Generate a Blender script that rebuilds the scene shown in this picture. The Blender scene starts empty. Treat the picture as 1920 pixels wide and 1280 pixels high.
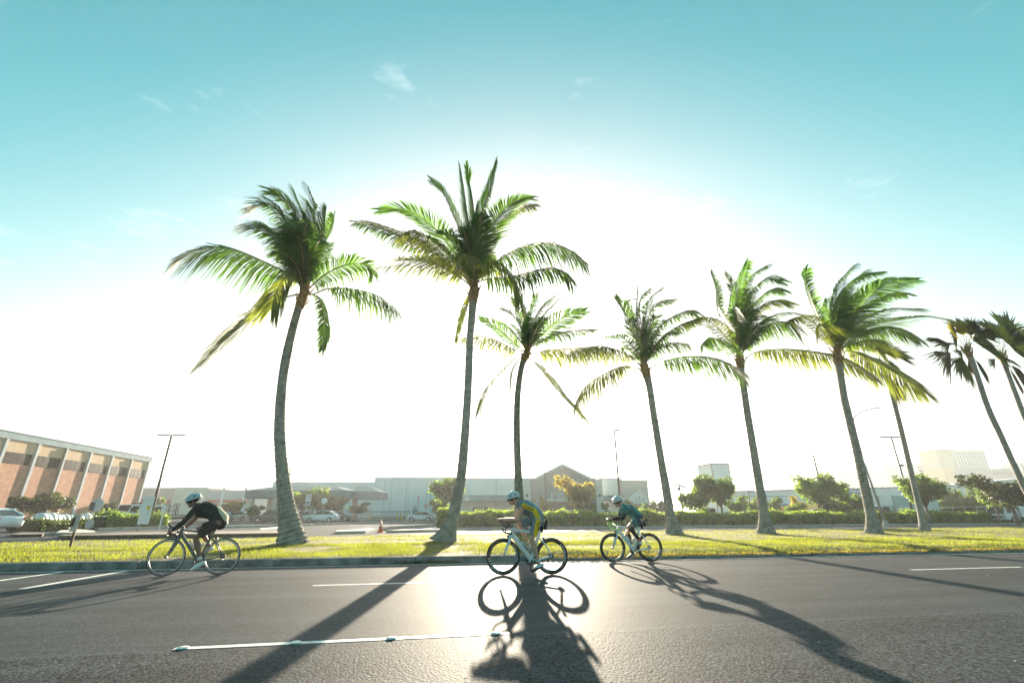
import bpy, math, random
import numpy as np
from mathutils import Vector, Matrix, noise
R = math.radians
random.seed(7); RNG = np.random.default_rng(7)
sc = bpy.context.scene
COL = sc.collection

# ------------------------------------------------------------------ camera, world, sun, exposure
F, PITCH, YAW, EYE = 860.0, R(20.6), R(11.0), 1.13        # 16 mm lens at hip height, tilted up
cd = bpy.data.cameras.new('camera'); cam = bpy.data.objects.new('camera', cd); COL.objects.link(cam)
cam.location = (0, 0, EYE); cam.rotation_euler = (math.pi/2 + PITCH, 0, -YAW)
cd.sensor_width = 36; cd.lens = F/1920*36; cd.clip_start = .05; cd.clip_end = 12000
sc.camera = cam
SUN_EL, SUN_AZ = R(9.8), R(11.1)                            # azimuth from +Y towards +X
SUN_DIR = Vector((math.sin(SUN_AZ)*math.cos(SUN_EL), math.cos(SUN_AZ)*math.cos(SUN_EL), math.sin(SUN_EL)))
w = bpy.data.worlds.new('World'); sc.world = w; w.use_nodes = True
nt = w.node_tree; bg = nt.nodes['Background']
sky = nt.nodes.new('ShaderNodeTexSky'); sky.sky_type = 'NISHITA'; sky.sun_disc = False
sky.sun_elevation = SUN_EL; sky.sun_rotation = SUN_AZ
sky.air_density = 1.0; sky.dust_density = 2.3; sky.ozone_density = 2.0; sky.altitude = 0
# graded film look of the air: blue leans to teal, the low warm band pales towards white
sep = nt.nodes.new('ShaderNodeSeparateColor'); nt.links.new(sky.outputs[0], sep.inputs[0])
def wm(op, a, b):
    n = nt.nodes.new('ShaderNodeMath'); n.operation = op; nt.links.new(a, n.inputs[0]); nt.links.new(b, n.inputs[1]); return n.outputs[0]
cold = nt.nodes.new('ShaderNodeMapRange'); cold.inputs[1].default_value = -.45; cold.inputs[2].default_value = .24
nt.links.new(wm('DIVIDE', wm('SUBTRACT', sep.outputs[2], sep.outputs[0]), wm('ADD', sep.outputs[2], sep.outputs[0])), cold.inputs[0])
teal = nt.nodes.new('ShaderNodeHueSaturation'); teal.inputs['Hue'].default_value = .432; teal.inputs['Saturation'].default_value = 1.5; teal.inputs['Value'].default_value = .68
pale = nt.nodes.new('ShaderNodeHueSaturation'); pale.inputs['Saturation'].default_value = .25
lum = nt.nodes.new('ShaderNodeRGBToBW'); nt.links.new(sky.outputs[0], lum.inputs[0]); fade = nt.nodes.new('ShaderNodeMapRange')
fade.inputs[1].default_value = .9; fade.inputs[2].default_value = 4.2; fade.inputs[3].default_value = 2.05; fade.inputs[4].default_value = .30
nt.links.new(lum.outputs[0], fade.inputs[0]); nt.links.new(fade.outputs[0], teal.inputs['Saturation'])
hsv = nt.nodes.new('ShaderNodeMix'); hsv.data_type = 'RGBA'
tint = nt.nodes.new('ShaderNodeMix'); tint.data_type = 'RGBA'; tint.blend_type = 'MULTIPLY'; tint.inputs[0].default_value = 1; tint.inputs[7].default_value = (.90, 1.0, 1.03, 1)
nt.links.new(sky.outputs[0], teal.inputs['Color']); nt.links.new(sky.outputs[0], pale.inputs['Color']); nt.links.new(pale.outputs[0], tint.inputs[6])
nt.links.new(cold.outputs[0], hsv.inputs[0]); nt.links.new(tint.outputs[2], hsv.inputs[6]); nt.links.new(teal.outputs[0], hsv.inputs[7])
# thin wind-torn clouds, all round the sky
tc = nt.nodes.new('ShaderNodeTexCoord'); mp = nt.nodes.new('ShaderNodeMapping'); mp.inputs['Scale'].default_value = (5, 5, 17); mp.inputs['Location'].default_value = (42.221, 37.898, 21.029)
n1 = nt.nodes.new('ShaderNodeTexNoise'); n1.inputs['Scale'].default_value = 1.0; n1.inputs['Detail'].default_value = 7; n1.inputs['Roughness'].default_value = .6
cr = nt.nodes.new('ShaderNodeValToRGB'); cr.color_ramp.elements[0].position = .615; cr.color_ramp.elements[1].position = .82
cr.color_ramp.elements[1].color = (.55, .55, .55, 1)
cm = nt.nodes.new('ShaderNodeMix'); cm.data_type = 'RGBA'; cm.inputs[7].default_value = (3.2, 3.6, 3.7, 1)
nt.links.new(tc.outputs['Generated'], mp.inputs[0]); nt.links.new(mp.outputs[0], n1.inputs['Vector']); nt.links.new(n1.outputs['Fac'], cr.inputs[0])
cap = nt.nodes.new('ShaderNodeMix'); cap.data_type = 'RGBA'; cap.blend_type = 'DARKEN'; cap.inputs[0].default_value = 1; cap.inputs[7].default_value = (7.5, 7.5, 7.5, 1)   # the glow round the sun levels off
nt.links.new(cr.outputs[0], cm.inputs[0]); nt.links.new(hsv.outputs[2], cap.inputs[6]); nt.links.new(cap.outputs[2], cm.inputs[6]); nt.links.new(cm.outputs[2], bg.inputs[0])
bg.inputs[1].default_value = .065
sl = bpy.data.lights.new('sun', 'SUN'); sl.energy = 5.0; sl.angle = R(.5); sl.color = (1, .86, .66)
sun = bpy.data.objects.new('sun', sl); COL.objects.link(sun); sun.rotation_euler = SUN_DIR.to_track_quat('Z', 'Y').to_euler(); sun.location = (20, 60, 40)
vs = sc.view_settings; vs.view_transform = 'Standard'; vs.look = 'None'; vs.gamma = 1; vs.use_curve_mapping = False; vs.exposure = 2.5
sc.cycles.volume_bounces = 1; sc.cycles.max_bounces = 8; sc.cycles.transparent_max_bounces = 12
sc.cycles.use_denoising = True

# ------------------------------------------------------------------ where things stand: sight lines to places
FW = Vector((math.sin(YAW)*math.cos(PITCH), math.cos(YAW)*math.cos(PITCH), math.sin(PITCH)))
RT = Vector((math.cos(YAW), -math.sin(YAW), 0)); UP = RT.cross(FW); EYEV = Vector((0, 0, EYE))
FH = Vector((math.sin(YAW), math.cos(YAW), 0))
def ray(x, y): return FW + RT*((x-960)/F) + UP*((640-y)/F)
def onz(x, y, z=0.0):                                       # the place at height z on that sight line
    d = ray(x, y); return EYEV + d*((z-EYE)/d.z)
def ony(x, y, Y):
    d = ray(x, y); return EYEV + d*(Y/d.y)
def ond(x, y, D):                                           # at D metres out
    d = ray(x, y); return EYEV + d*(D/d.dot(FH))
def SD(s, d, z=0.0):                                        # s metres right, d metres out
    return RT*s + FH*d + Vector((0, 0, z))

# ------------------------------------------------------------------ helpers
class MB:
    def __init__(s): s.v = []; s.f = []; s.m = []
    def add(s, vs, fs, m=0):
        o = len(s.v); s.v += [tuple(p) for p in vs]
        for f in fs: s.f.append(tuple(o+i for i in f)); s.m.append(m)
        return s
    def box(s, c, h, m=0, rz=0, taper=1.0):                # centre, half sizes
        c = Vector(c); ca, sa = math.cos(rz), math.sin(rz); vs = []
        for z in (-1, 1):
            k = taper if z > 0 else 1
            for x, y in ((-1, -1), (1, -1), (1, 1), (-1, 1)):
                px, py = x*h[0]*k, y*h[1]*k
                vs.append((c.x+px*ca-py*sa, c.y+px*sa+py*ca, c.z+z*h[2]))
        return s.add(vs, [(3, 2, 1, 0), (4, 5, 6, 7), (0, 1, 5, 4), (1, 2, 6, 5), (2, 3, 7, 6), (3, 0, 4, 7)], m)
    def hexa(s, p, m=0):                                    # eight corners, bottom ring then top ring
        return s.add(p, [(3, 2, 1, 0), (4, 5, 6, 7), (0, 1, 5, 4), (1, 2, 6, 5), (2, 3, 7, 6), (3, 0, 4, 7)], m)
    def tube(s, pts, ra, rb=None, sides=8, ref=None, m=0, cap=True, rnd=False):
        pts = [Vector(p) for p in pts]; n = len(pts)
        ra = list(ra) if hasattr(ra, '__len__') else [ra]*n
        rb = ra if rb is None else (list(rb) if hasattr(rb, '__len__') else [rb]*n)
        if rnd:                                             # rounded ends
            t0 = (pts[0]-pts[1]).normalized(); t1 = (pts[-1]-pts[-2]).normalized()
            a0, a1 = (ra[0]+rb[0])/2, (ra[-1]+rb[-1])/2
            pts = [pts[0]+t0*a0*.95, pts[0]+t0*a0*.6]+pts+[pts[-1]+t1*a1*.6, pts[-1]+t1*a1*.95]
            ra = [ra[0]*.3, ra[0]*.8]+ra+[ra[-1]*.8, ra[-1]*.3]; rb = [rb[0]*.3, rb[0]*.8]+list(rb)+[rb[-1]*.8, rb[-1]*.3]; n += 4
        vs = []; prev = Vector(ref) if ref is not None else None
        for i, p in enumerate(pts):
            t = (pts[min(i+1, n-1)]-pts[max(i-1, 0)])
            if t.length < 1e-9: t = Vector((0, 0, 1))
            t.normalize()
            if prev is None: prev = Vector((0, 1, 0)) if abs(t.y) < .9 else Vector((1, 0, 0))
            a = prev-t*prev.dot(t)
            if a.length < 1e-6: a = t.orthogonal()
            a.normalize(); b = t.cross(a)
            if ref is None: prev = a
            for k in range(sides):
                q = 2*math.pi*k/sides; vs.append(p+a*(math.cos(q)*ra[i])+b*(math.sin(q)*rb[i]))
        fs = [(i*sides+k, i*sides+(k+1) % sides, (i+1)*sides+(k+1) % sides, (i+1)*sides+k) for i in range(n-1) for k in range(sides)]
        if cap: fs += [tuple(reversed(range(sides))), tuple(range((n-1)*sides, n*sides))]
        return s.add(vs, fs, m)
    def ring(s, c, prof, ax=1, seg=40, m=0):                # lathe about axis ax; prof: (radius, offset) closed loop
        c = Vector(c); n = len(prof); vs = []
        for i in range(seg):
            q = 2*math.pi*i/seg; co, si = math.cos(q), math.sin(q)
            for r, o in prof:
                vs.append(c+(Vector((co*r, o, si*r)) if ax == 1 else Vector((co*r, si*r, o)) if ax == 2 else Vector((o, co*r, si*r))))
        return s.add(vs, [(i*n+j, i*n+(j+1) % n, ((i+1) % seg)*n+(j+1) % n, ((i+1) % seg)*n+j) for i in range(seg) for j in range(n)], m)
    def disc(s, c, r, th, ax=1, seg=24, m=0):
        c = Vector(c); e = Vector((0, th/2, 0)) if ax == 1 else Vector((0, 0, th/2)) if ax == 2 else Vector((th/2, 0, 0))
        return s.tube([c-e, c+e], [r, r], sides=seg, m=m, ref=(1, 0, 0) if ax != 0 else (0, 1, 0))
    def ball(s, c, r, m=0, seg=12, rot=None):
        c = Vector(c); r = r if hasattr(r, '__len__') else (r, r, r); vs = []; k = seg//2
        for i in range(k+1):
            th = math.pi*i/k
            for j in range(seg):
                ph = 2*math.pi*j/seg; p = Vector((math.sin(th)*math.cos(ph)*r[0], math.sin(th)*math.sin(ph)*r[1], math.cos(th)*r[2]))
                vs.append(c+(rot @ p if rot else p))
        return s.add(vs, [(i*seg+j, (i+1)*seg+j, (i+1)*seg+(j+1) % seg, i*seg+(j+1) % seg) for i in range(k) for j in range(seg)], m)
    def prism(s, poly, y0, y1, m=0):                        # polygon in x,z extruded along y
        n = len(poly); vs = [(x, y0, z) for x, z in poly]+[(x, y1, z) for x, z in poly]
        return s.add(vs, [tuple(range(n)), tuple(reversed(range(n, 2*n)))]+[(i, i+n, (i+1) % n+n, (i+1) % n) for i in range(n)], m)
    def slab(s, poly, z0, z1, m=0):                         # polygon in x,y
        n = len(poly); vs = [(p[0], p[1], z0) for p in poly]+[(p[0], p[1], z1) for p in poly]
        return s.add(vs, [tuple(reversed(range(n))), tuple(range(n, 2*n))]+[(i, (i+1) % n, (i+1) % n+n, i+n) for i in range(n)], m)
    def shift(s, o):
        s.v = [(x-o[0], y-o[1], z-o[2]) for x, y, z in s.v]; return s
    def mesh(s, name, mats, smooth=False):
        me = bpy.data.meshes.new(name); me.from_pydata(s.v, [], s.f)
        for m in (mats if isinstance(mats, (list, tuple)) else [mats]): me.materials.append(m)
        if len(me.materials) > 1: me.polygons.foreach_set('material_index', s.m)
        if smooth: me.polygons.foreach_set('use_smooth', [True]*len(me.polygons))
        me.update(); return me
    def build(s, name, mats, parent=None, smooth=False, loc=None):
        return link(name, s.mesh(name, mats, smooth), parent, loc)
def link(name, me, parent=None, loc=None, rz=None):
    o = bpy.data.objects.new(name, me); COL.objects.link(o)
    if parent is not None: o.parent = parent
    if loc is not None: o.location = loc
    if rz is not None: o.rotation_euler = (0, 0, rz)
    return o
def tag(o, label, cat, group=None):
    o['label'] = label; o['category'] = cat
    if group: o['group'] = group
    return o
def thing(name, label, cat, loc=(0, 0, 0), rz=0, group=None):
    o = link(name, None, None, loc, rz); o.empty_display_size = .3
    return tag(o, label, cat, group)
def structure(o, kind='structure'): o['kind'] = kind; return o
def copy_tree(o, parent=None):
    c = o.copy(); COL.objects.link(c); c.parent = parent
    for ch in list(o.children): copy_tree(ch, c)
    return c
def smooth_by_angle(o, ang=40):
    me = o.data; me.polygons.foreach_set('use_smooth', [True]*len(me.polygons))
    try: me.set_sharp_from_angle(angle=R(ang))
    except Exception: pass
    return o

# ------------------------------------------------------------------ materials
MATS = {}
def mat(name, col, rough=.6, metal=0, spec=.5, var=.15, vscale=4.0, bump=0, bscale=30, trans=None, tfac=.5, emit=None, coords='Object', coat=0, col2=None, detail=5, transm=0, rnd=0):
    if name in MATS: return MATS[name]
    m = bpy.data.materials.new(name); m.use_nodes = True; t = m.node_tree; N = t.nodes; L = t.links
    b = N['Principled BSDF']; out = N['Material Output']
    b.inputs['Roughness'].default_value = rough; b.inputs['Metallic'].default_value = metal; b.inputs['Specular IOR Level'].default_value = spec
    b.inputs['Coat Weight'].default_value = coat; b.inputs['Transmission Weight'].default_value = transm
    tcn = N.new('ShaderNodeTexCoord')
    nz = N.new('ShaderNodeTexNoise'); nz.inputs['Scale'].default_value = vscale; nz.inputs['Detail'].default_value = detail
    L.new(tcn.outputs[coords], nz.inputs['Vector'])
    mx = N.new('ShaderNodeMix'); mx.data_type = 'RGBA'
    c = Vector(col); c2 = Vector(col2) if col2 else None
    mx.inputs[6].default_value = (*(c*(1-var)), 1); mx.inputs[7].default_value = (*(c2 if c2 else c*(1+var)), 1)
    ramp = N.new('ShaderNodeMapRange'); ramp.inputs[1].default_value = .3; ramp.inputs[2].default_value = .7
    L.new(nz.outputs['Fac'], ramp.inputs[0])
    fac = ramp.outputs[0]
    if rnd:
        oi = N.new('ShaderNodeObjectInfo'); ma = N.new('ShaderNodeMath'); ma.operation = 'MULTIPLY_ADD'; ma.inputs[1].default_value = rnd; ma.inputs[2].default_value = -rnd/2
        ad = N.new('ShaderNodeMath'); ad.use_clamp = True
        L.new(oi.outputs['Random'], ma.inputs[0]); L.new(ma.outputs[0], ad.inputs[0]); L.new(fac, ad.inputs[1]); fac = ad.outputs[0]
    L.new(fac, mx.inputs[0]); L.new(mx.outputs[2], b.inputs['Base Color'])
    if bump:
        n2 = N.new('ShaderNodeTexNoise'); n2.inputs['Scale'].default_value = bscale; n2.inputs['Detail'].default_value = 6
        L.new(tcn.outputs[coords], n2.inputs['Vector'])
        bp = N.new('ShaderNodeBump'); bp.inputs['Strength'].default_value = bump; bp.inputs['Distance'].default_value = .02
        L.new(n2.outputs['Fac'], bp.inputs['Height']); L.new(bp.outputs[0], b.inputs['Normal'])
    if trans:
        tr = N.new('ShaderNodeBsdfTranslucent'); ms = N.new('ShaderNodeMixShader'); ms.inputs[0].default_value = tfac
        mt = N.new('ShaderNodeMix'); mt.data_type = 'RGBA'
        tcv = Vector(trans); mt.inputs[6].default_value = (*(tcv*(1-var)), 1); mt.inputs[7].default_value = (*(tcv*(1+var)), 1)
        L.new(fac, mt.inputs[0]); L.new(mt.outputs[2], tr.inputs['Color'])
        L.new(b.outputs[0], ms.inputs[1]); L.new(tr.outputs[0], ms.inputs[2]); L.new(ms.outputs[0], out.inputs['Surface'])
    if emit: b.inputs['Emission Color'].default_value = (*emit, 1); b.inputs['Emission Strength'].default_value = 1
    MATS[name] = m; m['nodes'] = 1
    return m
def paint(col, name=None):
    return mat(name or 'paint_%02x%02x%02x' % tuple(int(255*min(1, c)) for c in col), col, rough=.32, spec=.5, var=.05, vscale=2, coat=.5)
def plain(name, col, rough=.7, **k): return mat(name, col, rough=rough, **k)
# ------------------------------------------------------------------ ground, roads, kerbs, median
def asphalt(name, near=True, base=.05):
    m = bpy.data.materials.new(name); m.use_nodes = True; t = m.node_tree; N = t.nodes; L = t.links; b = N['Principled BSDF']
    def nd(ty, **k):
        n = N.new(ty)
        for a, v in k.items(): setattr(n, a, v)
        return n
    def mth(op, a, c=None, clamp=False):
        n = nd('ShaderNodeMath', operation=op); n.use_clamp = clamp
        for i, v in enumerate((a, c)):
            if v is None: continue
            if isinstance(v, (int, float)): n.inputs[i].default_value = v
            else: L.new(v, n.inputs[i])
        return n.outputs[0]
    tcn = nd('ShaderNodeTexCoord'); P = tcn.outputs['Object']
    vo = nd('ShaderNodeTexVoronoi'); vo.inputs['Scale'].default_value = 46 if near else 20; L.new(P, vo.inputs['Vector'])
    bw = nd('ShaderNodeRGBToBW'); L.new(vo.outputs['Color'], bw.inputs[0])
    fine = nd('ShaderNodeTexNoise'); fine.inputs['Scale'].default_value = 95 if near else 30; fine.inputs['Detail'].default_value = 4; L.new(P, fine.inputs['Vector'])
    mp = nd('ShaderNodeMapping'); mp.inputs['Scale'].default_value = (.12, 1.6, 1); L.new(P, mp.inputs[0])
    st = nd('ShaderNodeTexNoise'); st.inputs['Scale'].default_value = 1.2; st.inputs['Detail'].default_value = 6; L.new(mp.outputs[0], st.inputs['Vector'])
    pt = nd('ShaderNodeTexNoise'); pt.inputs['Scale'].default_value = .45; pt.inputs['Detail'].default_value = 6; L.new(P, pt.inputs['Vector'])
    sp = nd('ShaderNodeSeparateXYZ'); L.new(P, sp.inputs[0])
    wob = nd('ShaderNodeTexNoise'); wob.inputs['Scale'].default_value = 2.5; L.new(P, wob.inputs['Vector'])
    yy = mth('ADD', sp.outputs[1], mth('MULTIPLY', mth('SUBTRACT', wob.outputs['Fac'], .5), .10))
    coarse = nd('ShaderNodeMapRange'); coarse.inputs[1].default_value = 5.28; coarse.inputs[2].default_value = 5.16
    L.new(yy, coarse.inputs[0]); C = coarse.outputs[0]                     # the older, open-textured lane
    speck = mth('SUBTRACT', mth('ADD', mth('MULTIPLY', bw.outputs[0], .9), mth('MULTIPLY', fine.outputs['Fac'], 1.1)), 1.0)
    amp = mth('ADD', 1.0, mth('MULTIPLY', C, 1.3)) if near else mth('ADD', .35, 0)
    val = mth('MAXIMUM', mth('ADD', mth('MULTIPLY', speck, amp), 1.0), .2)
    val = mth('MULTIPLY', val, mth('ADD', .42, mth('MULTIPLY', st.outputs['Fac'], 1.16)))
    val = mth('MULTIPLY', val, mth('ADD', .65, mth('MULTIPLY', pt.outputs['Fac'], .7)))
    seam = mth('SUBTRACT', 1.0, mth('MULTIPLY', mth('ABSOLUTE', mth('SUBTRACT', yy, 5.24)), 13), clamp=True)
    crk = mth('SUBTRACT', 1.0, mth('MULTIPLY', mth('ABSOLUTE', mth('SUBTRACT', yy, 9.0)), 40), clamp=True)
    val = mth('MULTIPLY', mth('ADD', val, mth('MULTIPLY', seam, .35)), mth('SUBTRACT', 1.0, mth('MULTIPLY', crk, .45))) if near else val
    val = mth('MULTIPLY', val, mth('SUBTRACT', 1.0, mth('MULTIPLY', C, .12))) if near else val
    col = nd('ShaderNodeMix', data_type='RGBA', blend_type='MULTIPLY'); col.inputs[0].default_value = 1
    col.inputs[6].default_value = (base*.94, base, base*1.07, 1); L.new(val, col.inputs[7]); L.new(col.outputs[2], b.inputs['Base Color'])
    b.inputs['Roughness'].default_value = .72; b.inputs['Specular IOR Level'].default_value = .035
    hgt = mth('ADD', mth('MULTIPLY', vo.outputs['Distance'], -1.0), mth('MULTIPLY', fine.outputs['Fac'], .6))
    bp = nd('ShaderNodeBump'); bp.inputs['Distance'].default_value = .02
    L.new(hgt, bp.inputs['Height'])
    if near: L.new(mth('ADD', .12, mth('MULTIPLY', C, .10)), bp.inputs['Strength'])
    else: bp.inputs['Strength'].default_value = .4
    L.new(bp.outputs[0], b.inputs['Normal'])
    return m
M_ROAD = asphalt('road_asphalt', True, .063); M_LOT = asphalt('lot_asphalt', False, .075)
M_DIRT = mat('dry_ground', (.17, .14, .10), rough=.95, var=.3, vscale=.02, bump=.3, bscale=3, coords='Object')
M_CONC = mat('kerb_concrete', (.17, .165, .155), rough=.9, var=.5, vscale=3.5, bump=.5, bscale=60)
M_CONCL = mat('pale_concrete', (.42, .40, .36), rough=.9, var=.2, vscale=1.5, bump=.3, bscale=20)
M_PAINT = mat('road_paint', (.70, .70, .66), rough=.6, var=.22, vscale=16, bump=.4, bscale=120, detail=8)
M_SOILSHADE = mat('bed_soil_and_shade', (.07, .055, .035), rough=.95, var=.4, vscale=3, bump=.5, bscale=20)

def sheet(name, poly, z, m):
    return structure(MB().add([(p[0], p[1], z) for p in poly], [tuple(range(len(poly)))]).build(name, m))
sheet('ground', [(-3000, -3000), (3000, -3000), (3000, 3000), (-3000, 3000)], -.06, M_DIRT)
road = sheet('road', [(-140, -9), (160, -9), (160, 12.62), (-140, 12.62)], 0, M_ROAD)
sheet('parking_lot', [(-130, 15), (190, 15), (190, 150), (-130, 150)], -.012, M_LOT)
sheet('far_road', [(-140, 10), (-14.9, 18), (60, 27), (190, 40), (190, 62), (76, 48.6), (36, 44.9), (8, 40.6), (2, 38.6), (-10, 34.6), (-40, 29), (-140, 18)], -.006, M_LOT)

# painted markings lie on the road
def strip(p, q, wd, name):
    p, q = Vector(p), Vector(q); t = (q-p).normalized(); n = Vector((-t.y, t.x, 0))*wd/2
    k = max(2, int((q-p).length*7)); vs = []; fs = []
    for i in range(k+1):                                                   # slightly worn edges
        c = p.lerp(q, i/k); a = 1+random.uniform(-.07, .07); e = 1+random.uniform(-.07, .07)
        if i in (0, k): a *= .9; e *= .9
        vs += [c+n*a, c-n*e]
    fs = [(2*i, 2*i+1, 2*i+3, 2*i+2) for i in range(k)]
    MB().add([(v.x, v.y, .004) for v in vs], fs).build(name, M_PAINT, road)
for k in range(-2, 4):
    strip((-2.05+12.2*k, 5.30, 0), (1.0+12.2*k, 5.30, 0), .09, 'lane_dash')
    strip((-1.64+12.2*k, 9.17, 0), (1.41+12.2*k, 9.17, 0), .105, 'lane_dash')
strip((-60, 12.32, 0), (80, 12.32, 0), .10, 'edge_line')
strip((-6.16, 9.66, 0), (-5.97, 12.2, 0), .13, 'gore_stripe'); strip((-7.36, 10.8, 0), (-7.15, 12.2, 0), .13, 'gore_stripe'); strip((-8.4, 11.5, 0), (-8.3, 12.2, 0), .13, 'gore_stripe')
M_DOME = mat('marker_ceramic', (.72, .72, .68), rough=.4, var=.2, vscale=20)
dome = MB().tube([(0, 0, .002), (0, 0, .008), (0, 0, .013), (0, 0, .015)], [.052, .048, .032, .008], sides=16).mesh('marker', M_DOME, True)
for x in (-1.98, -1.03, -.16, .86): link('raised_marker', dome, road, (x, 5.30, .003))

fl = MB()                                                   # crumbs of grit and leaf litter
for _ in range(110):
    x, y = random.uniform(-9, 14), random.uniform(2.6, 12.3); r_ = random.uniform(.006, .022); a = random.uniform(0, 6)
    fl.add([(x+math.cos(a+k*1.57)*r_*(1 if k % 2 else .5), y+math.sin(a+k*1.57)*r_*(1 if k % 2 else .5), .006+.006*(k == 1)) for k in range(4)], [(0, 1, 2, 3)])
structure(fl.build('road_litter', mat('litter', (.45, .42, .36), rough=.8, var=.4, vscale=1), road), 'stuff')
# kerb stones along the median, cast in lengths with open joints
kerb = link('kerb', None); structure(kerb)
def kerb_stone(x0, x1, h, hb):
    prof = [(12.62, -.05), (12.625, h-.035), (12.645, h-.008), (12.68, h), (12.80, h+hb), (12.80, -.05)]
    vs = []; k = 6
    for i in range(k+1):
        x = x0+(x1-x0)*i/k; j = noise.noise(Vector((x*.9, 3, 0)))*.006
        vs += [(x, y+j, z+j) for y, z in prof]
    n = len(prof); fs = [(i*n+a, i*n+(a+1) % n, (i+1)*n+(a+1) % n, (i+1)*n+a) for i in range(k) for a in range(n)]
    fs += [tuple(range(n)), tuple(reversed(range(k*n, (k+1)*n)))]
    o = MB().add(vs, fs).build('kerb_stone', M_CONC, kerb); smooth_by_angle(o, 50)
KX = [-31.3, -28.4, -25.3, -22.2, -19.2, -16.1, -13.0, -9.9, -5.98, -3.17, .05, 3.1, 6.2, 9.3, 12.4, 15.5, 18.6, 21.7, 24.8, 27.9, 31, 34.1, 37.2, 40.3, 43.4, 46.5, 49.6, 52.7]
for a, b in zip(KX, KX[1:]):
    lo = a > 3.0; kerb_stone(a+.016, b-.016, .055 if lo else .15, 0)

# the median lawn
BACK = [(-60, 15.5), (-40, 17.4), (-14.9, 21.3), (-6.85, 23.4), (5.35, 27.0), (22.8, 28.9), (47, 30.8), (80, 33.4)]
def backy(x):
    for (a, ya), (b, yb) in zip(BACK, BACK[1:]):
        if x <= b: return ya+(yb-ya)*(x-a)/(b-a)
    return BACK[-1][1]
def lawn_z(x, y):
    v = (y-12.8)/(backy(x)-12.8); low = min(1, max(0, (x-2.6)/1.0))
    front = .14-.09*low
    z = front+(.155-front)*min(1, max(0, (y-12.8)/(.9 if low else .2)))
    return z+.035*math.sin(math.pi*min(1, max(0, v)))+.022*noise.noise(Vector((x*.45, y*.6, 1)))*min(1, (y-12.8)*2)-.10*max(0, v-.97)/.03*(v <= 1.0)
M_LAWN = mat('lawn_thatch', (.115, .105, .025), rough=.95, var=.35, vscale=1.3, bump=.9, bscale=45, col2=(.23, .17, .05))
vs, fs = [], []; nx, ny = 300, 34
for i in range(nx+1):
    x = -34+i*(92/nx)
    for j in range(ny+1):
        y = 12.78+(backy(x)-12.78)*(j/ny)**1.3; vs.append((x, y, lawn_z(x, y)))
for i in range(nx):
    for j in range(ny): a = i*(ny+1)+j; fs.append((a, a+ny+1, a+ny+2, a+1))
structure(MB().add(vs, fs).build('median_lawn', M_LAWN, smooth=True))
vs, fs = [], []                                             # back kerb of the median
for i in range(62):
    x = -60+i*2.3; y = backy(x)
    vs += [(x, y-.02, -.03), (x, y-.02, .10), (x, y+.15, .10), (x, y+.17, -.03)]
for i in range(61):
    for a in range(3): fs.append((i*4+a, i*4+a+1, i*4+a+5, i*4+a+4))
structure(MB().add(vs, fs).build('median_back_kerb', M_CONCL))

# lawn grass: single blades in one mesh
def blades(n, xr, yr, hh, name, m, place=None, wd=.009, lean=.5, zf=lawn_z):
    V = np.empty((n, 4, 3), np.float32); k = 0
    x = RNG.uniform(*xr, n*2); u = RNG.random(n*2)
    for a, q in zip(x, u):
        if k >= n: break
        y0, y1 = yr(a); y = y0+(y1-y0)*q
        if place and not place(a, y): continue
        V[k, :, 0] = a; V[k, :, 1] = y; V[k, :, 2] = zf(a, y)-.01; k += 1
    V = V[:k]; ang = RNG.uniform(0, 2*np.pi, k); h = RNG.uniform(hh[0], hh[1], k)*(.75+.5*RNG.random(k)); d = RNG.uniform(0, 2*np.pi, k); le = RNG.uniform(0, lean, k)*h
    w2 = wd*(.6+.8*RNG.random(k))/2
    ox, oy = np.cos(ang)*w2, np.sin(ang)*w2
    V[:, 0, 0] -= ox; V[:, 0, 1] -= oy; V[:, 1, 0] += ox; V[:, 1, 1] += oy
    V[:, 2, 0] += ox*.8+np.cos(d)*le*.35; V[:, 2, 1] += oy*.8+np.sin(d)*le*.35; V[:, 2, 2] += h*.6
    V[:, 3, 0] += np.cos(d)*le; V[:, 3, 1] += np.sin(d)*le; V[:, 3, 2] += h
    me = bpy.data.meshes.new(name); me.vertices.add(k*4); me.vertices.foreach_set('co', V.ravel())
    idx = np.arange(k)[:, None]*4+np.array([0, 1, 2, 0, 2, 3])[None]
    me.loops.add(k*6); me.loops.foreach_set('vertex_index', idx.ravel().astype(np.int32))
    me.polygons.add(k*2); me.polygons.foreach_set('loop_start', (np.arange(k*2)*3).astype(np.int32))
    me.update(calc_edges=True); me.validate(); me.materials.append(m)
    o = link(name, me); return o
def grass_mat():
    m = mat('lawn_blades', (.06, .10, .012), rough=.6, spec=.2, var=.4, vscale=.75, trans=(.29, .33, .03), tfac=.5, col2=(.19, .13, .03), detail=7)
    return m
M_GRASS = grass_mat()
def bare(x, y):
    q = noise.noise(Vector((x*.5, y*.9, 5)))+.5*noise.noise(Vector((x*1.7, y*2.2, 9)))
    return random.random() < .64+q*1.2
g = blades(120000, (-14, 24), lambda x: (12.80, min(backy(x), 17.5)), (.03, .085), 'lawn_grass', M_GRASS, bare); structure(tag(g, 'short yellow-green backlit grass on the median', 'grass'), 'stuff')
g = blades(60000, (-22, 56), lambda x: (16, backy(x)), (.035, .09), 'lawn_grass', M_GRASS, bare, wd=.016); structure(tag(g, 'short grass of the rear half of the median lawn', 'grass'), 'stuff')
g = blades(9000, (2.6, 40), lambda x: (12.64, 12.86), (.05, .11), 'edge_grass', mat('edge_blades', (.05, .06, .012), rough=.7, var=.5, vscale=2, trans=(.28, .22, .03), tfac=.5), None, lean=1.2, zf=lambda x, y: .04); structure(tag(g, 'ragged grass hanging over the low kerb edge', 'grass'), 'stuff')
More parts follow.
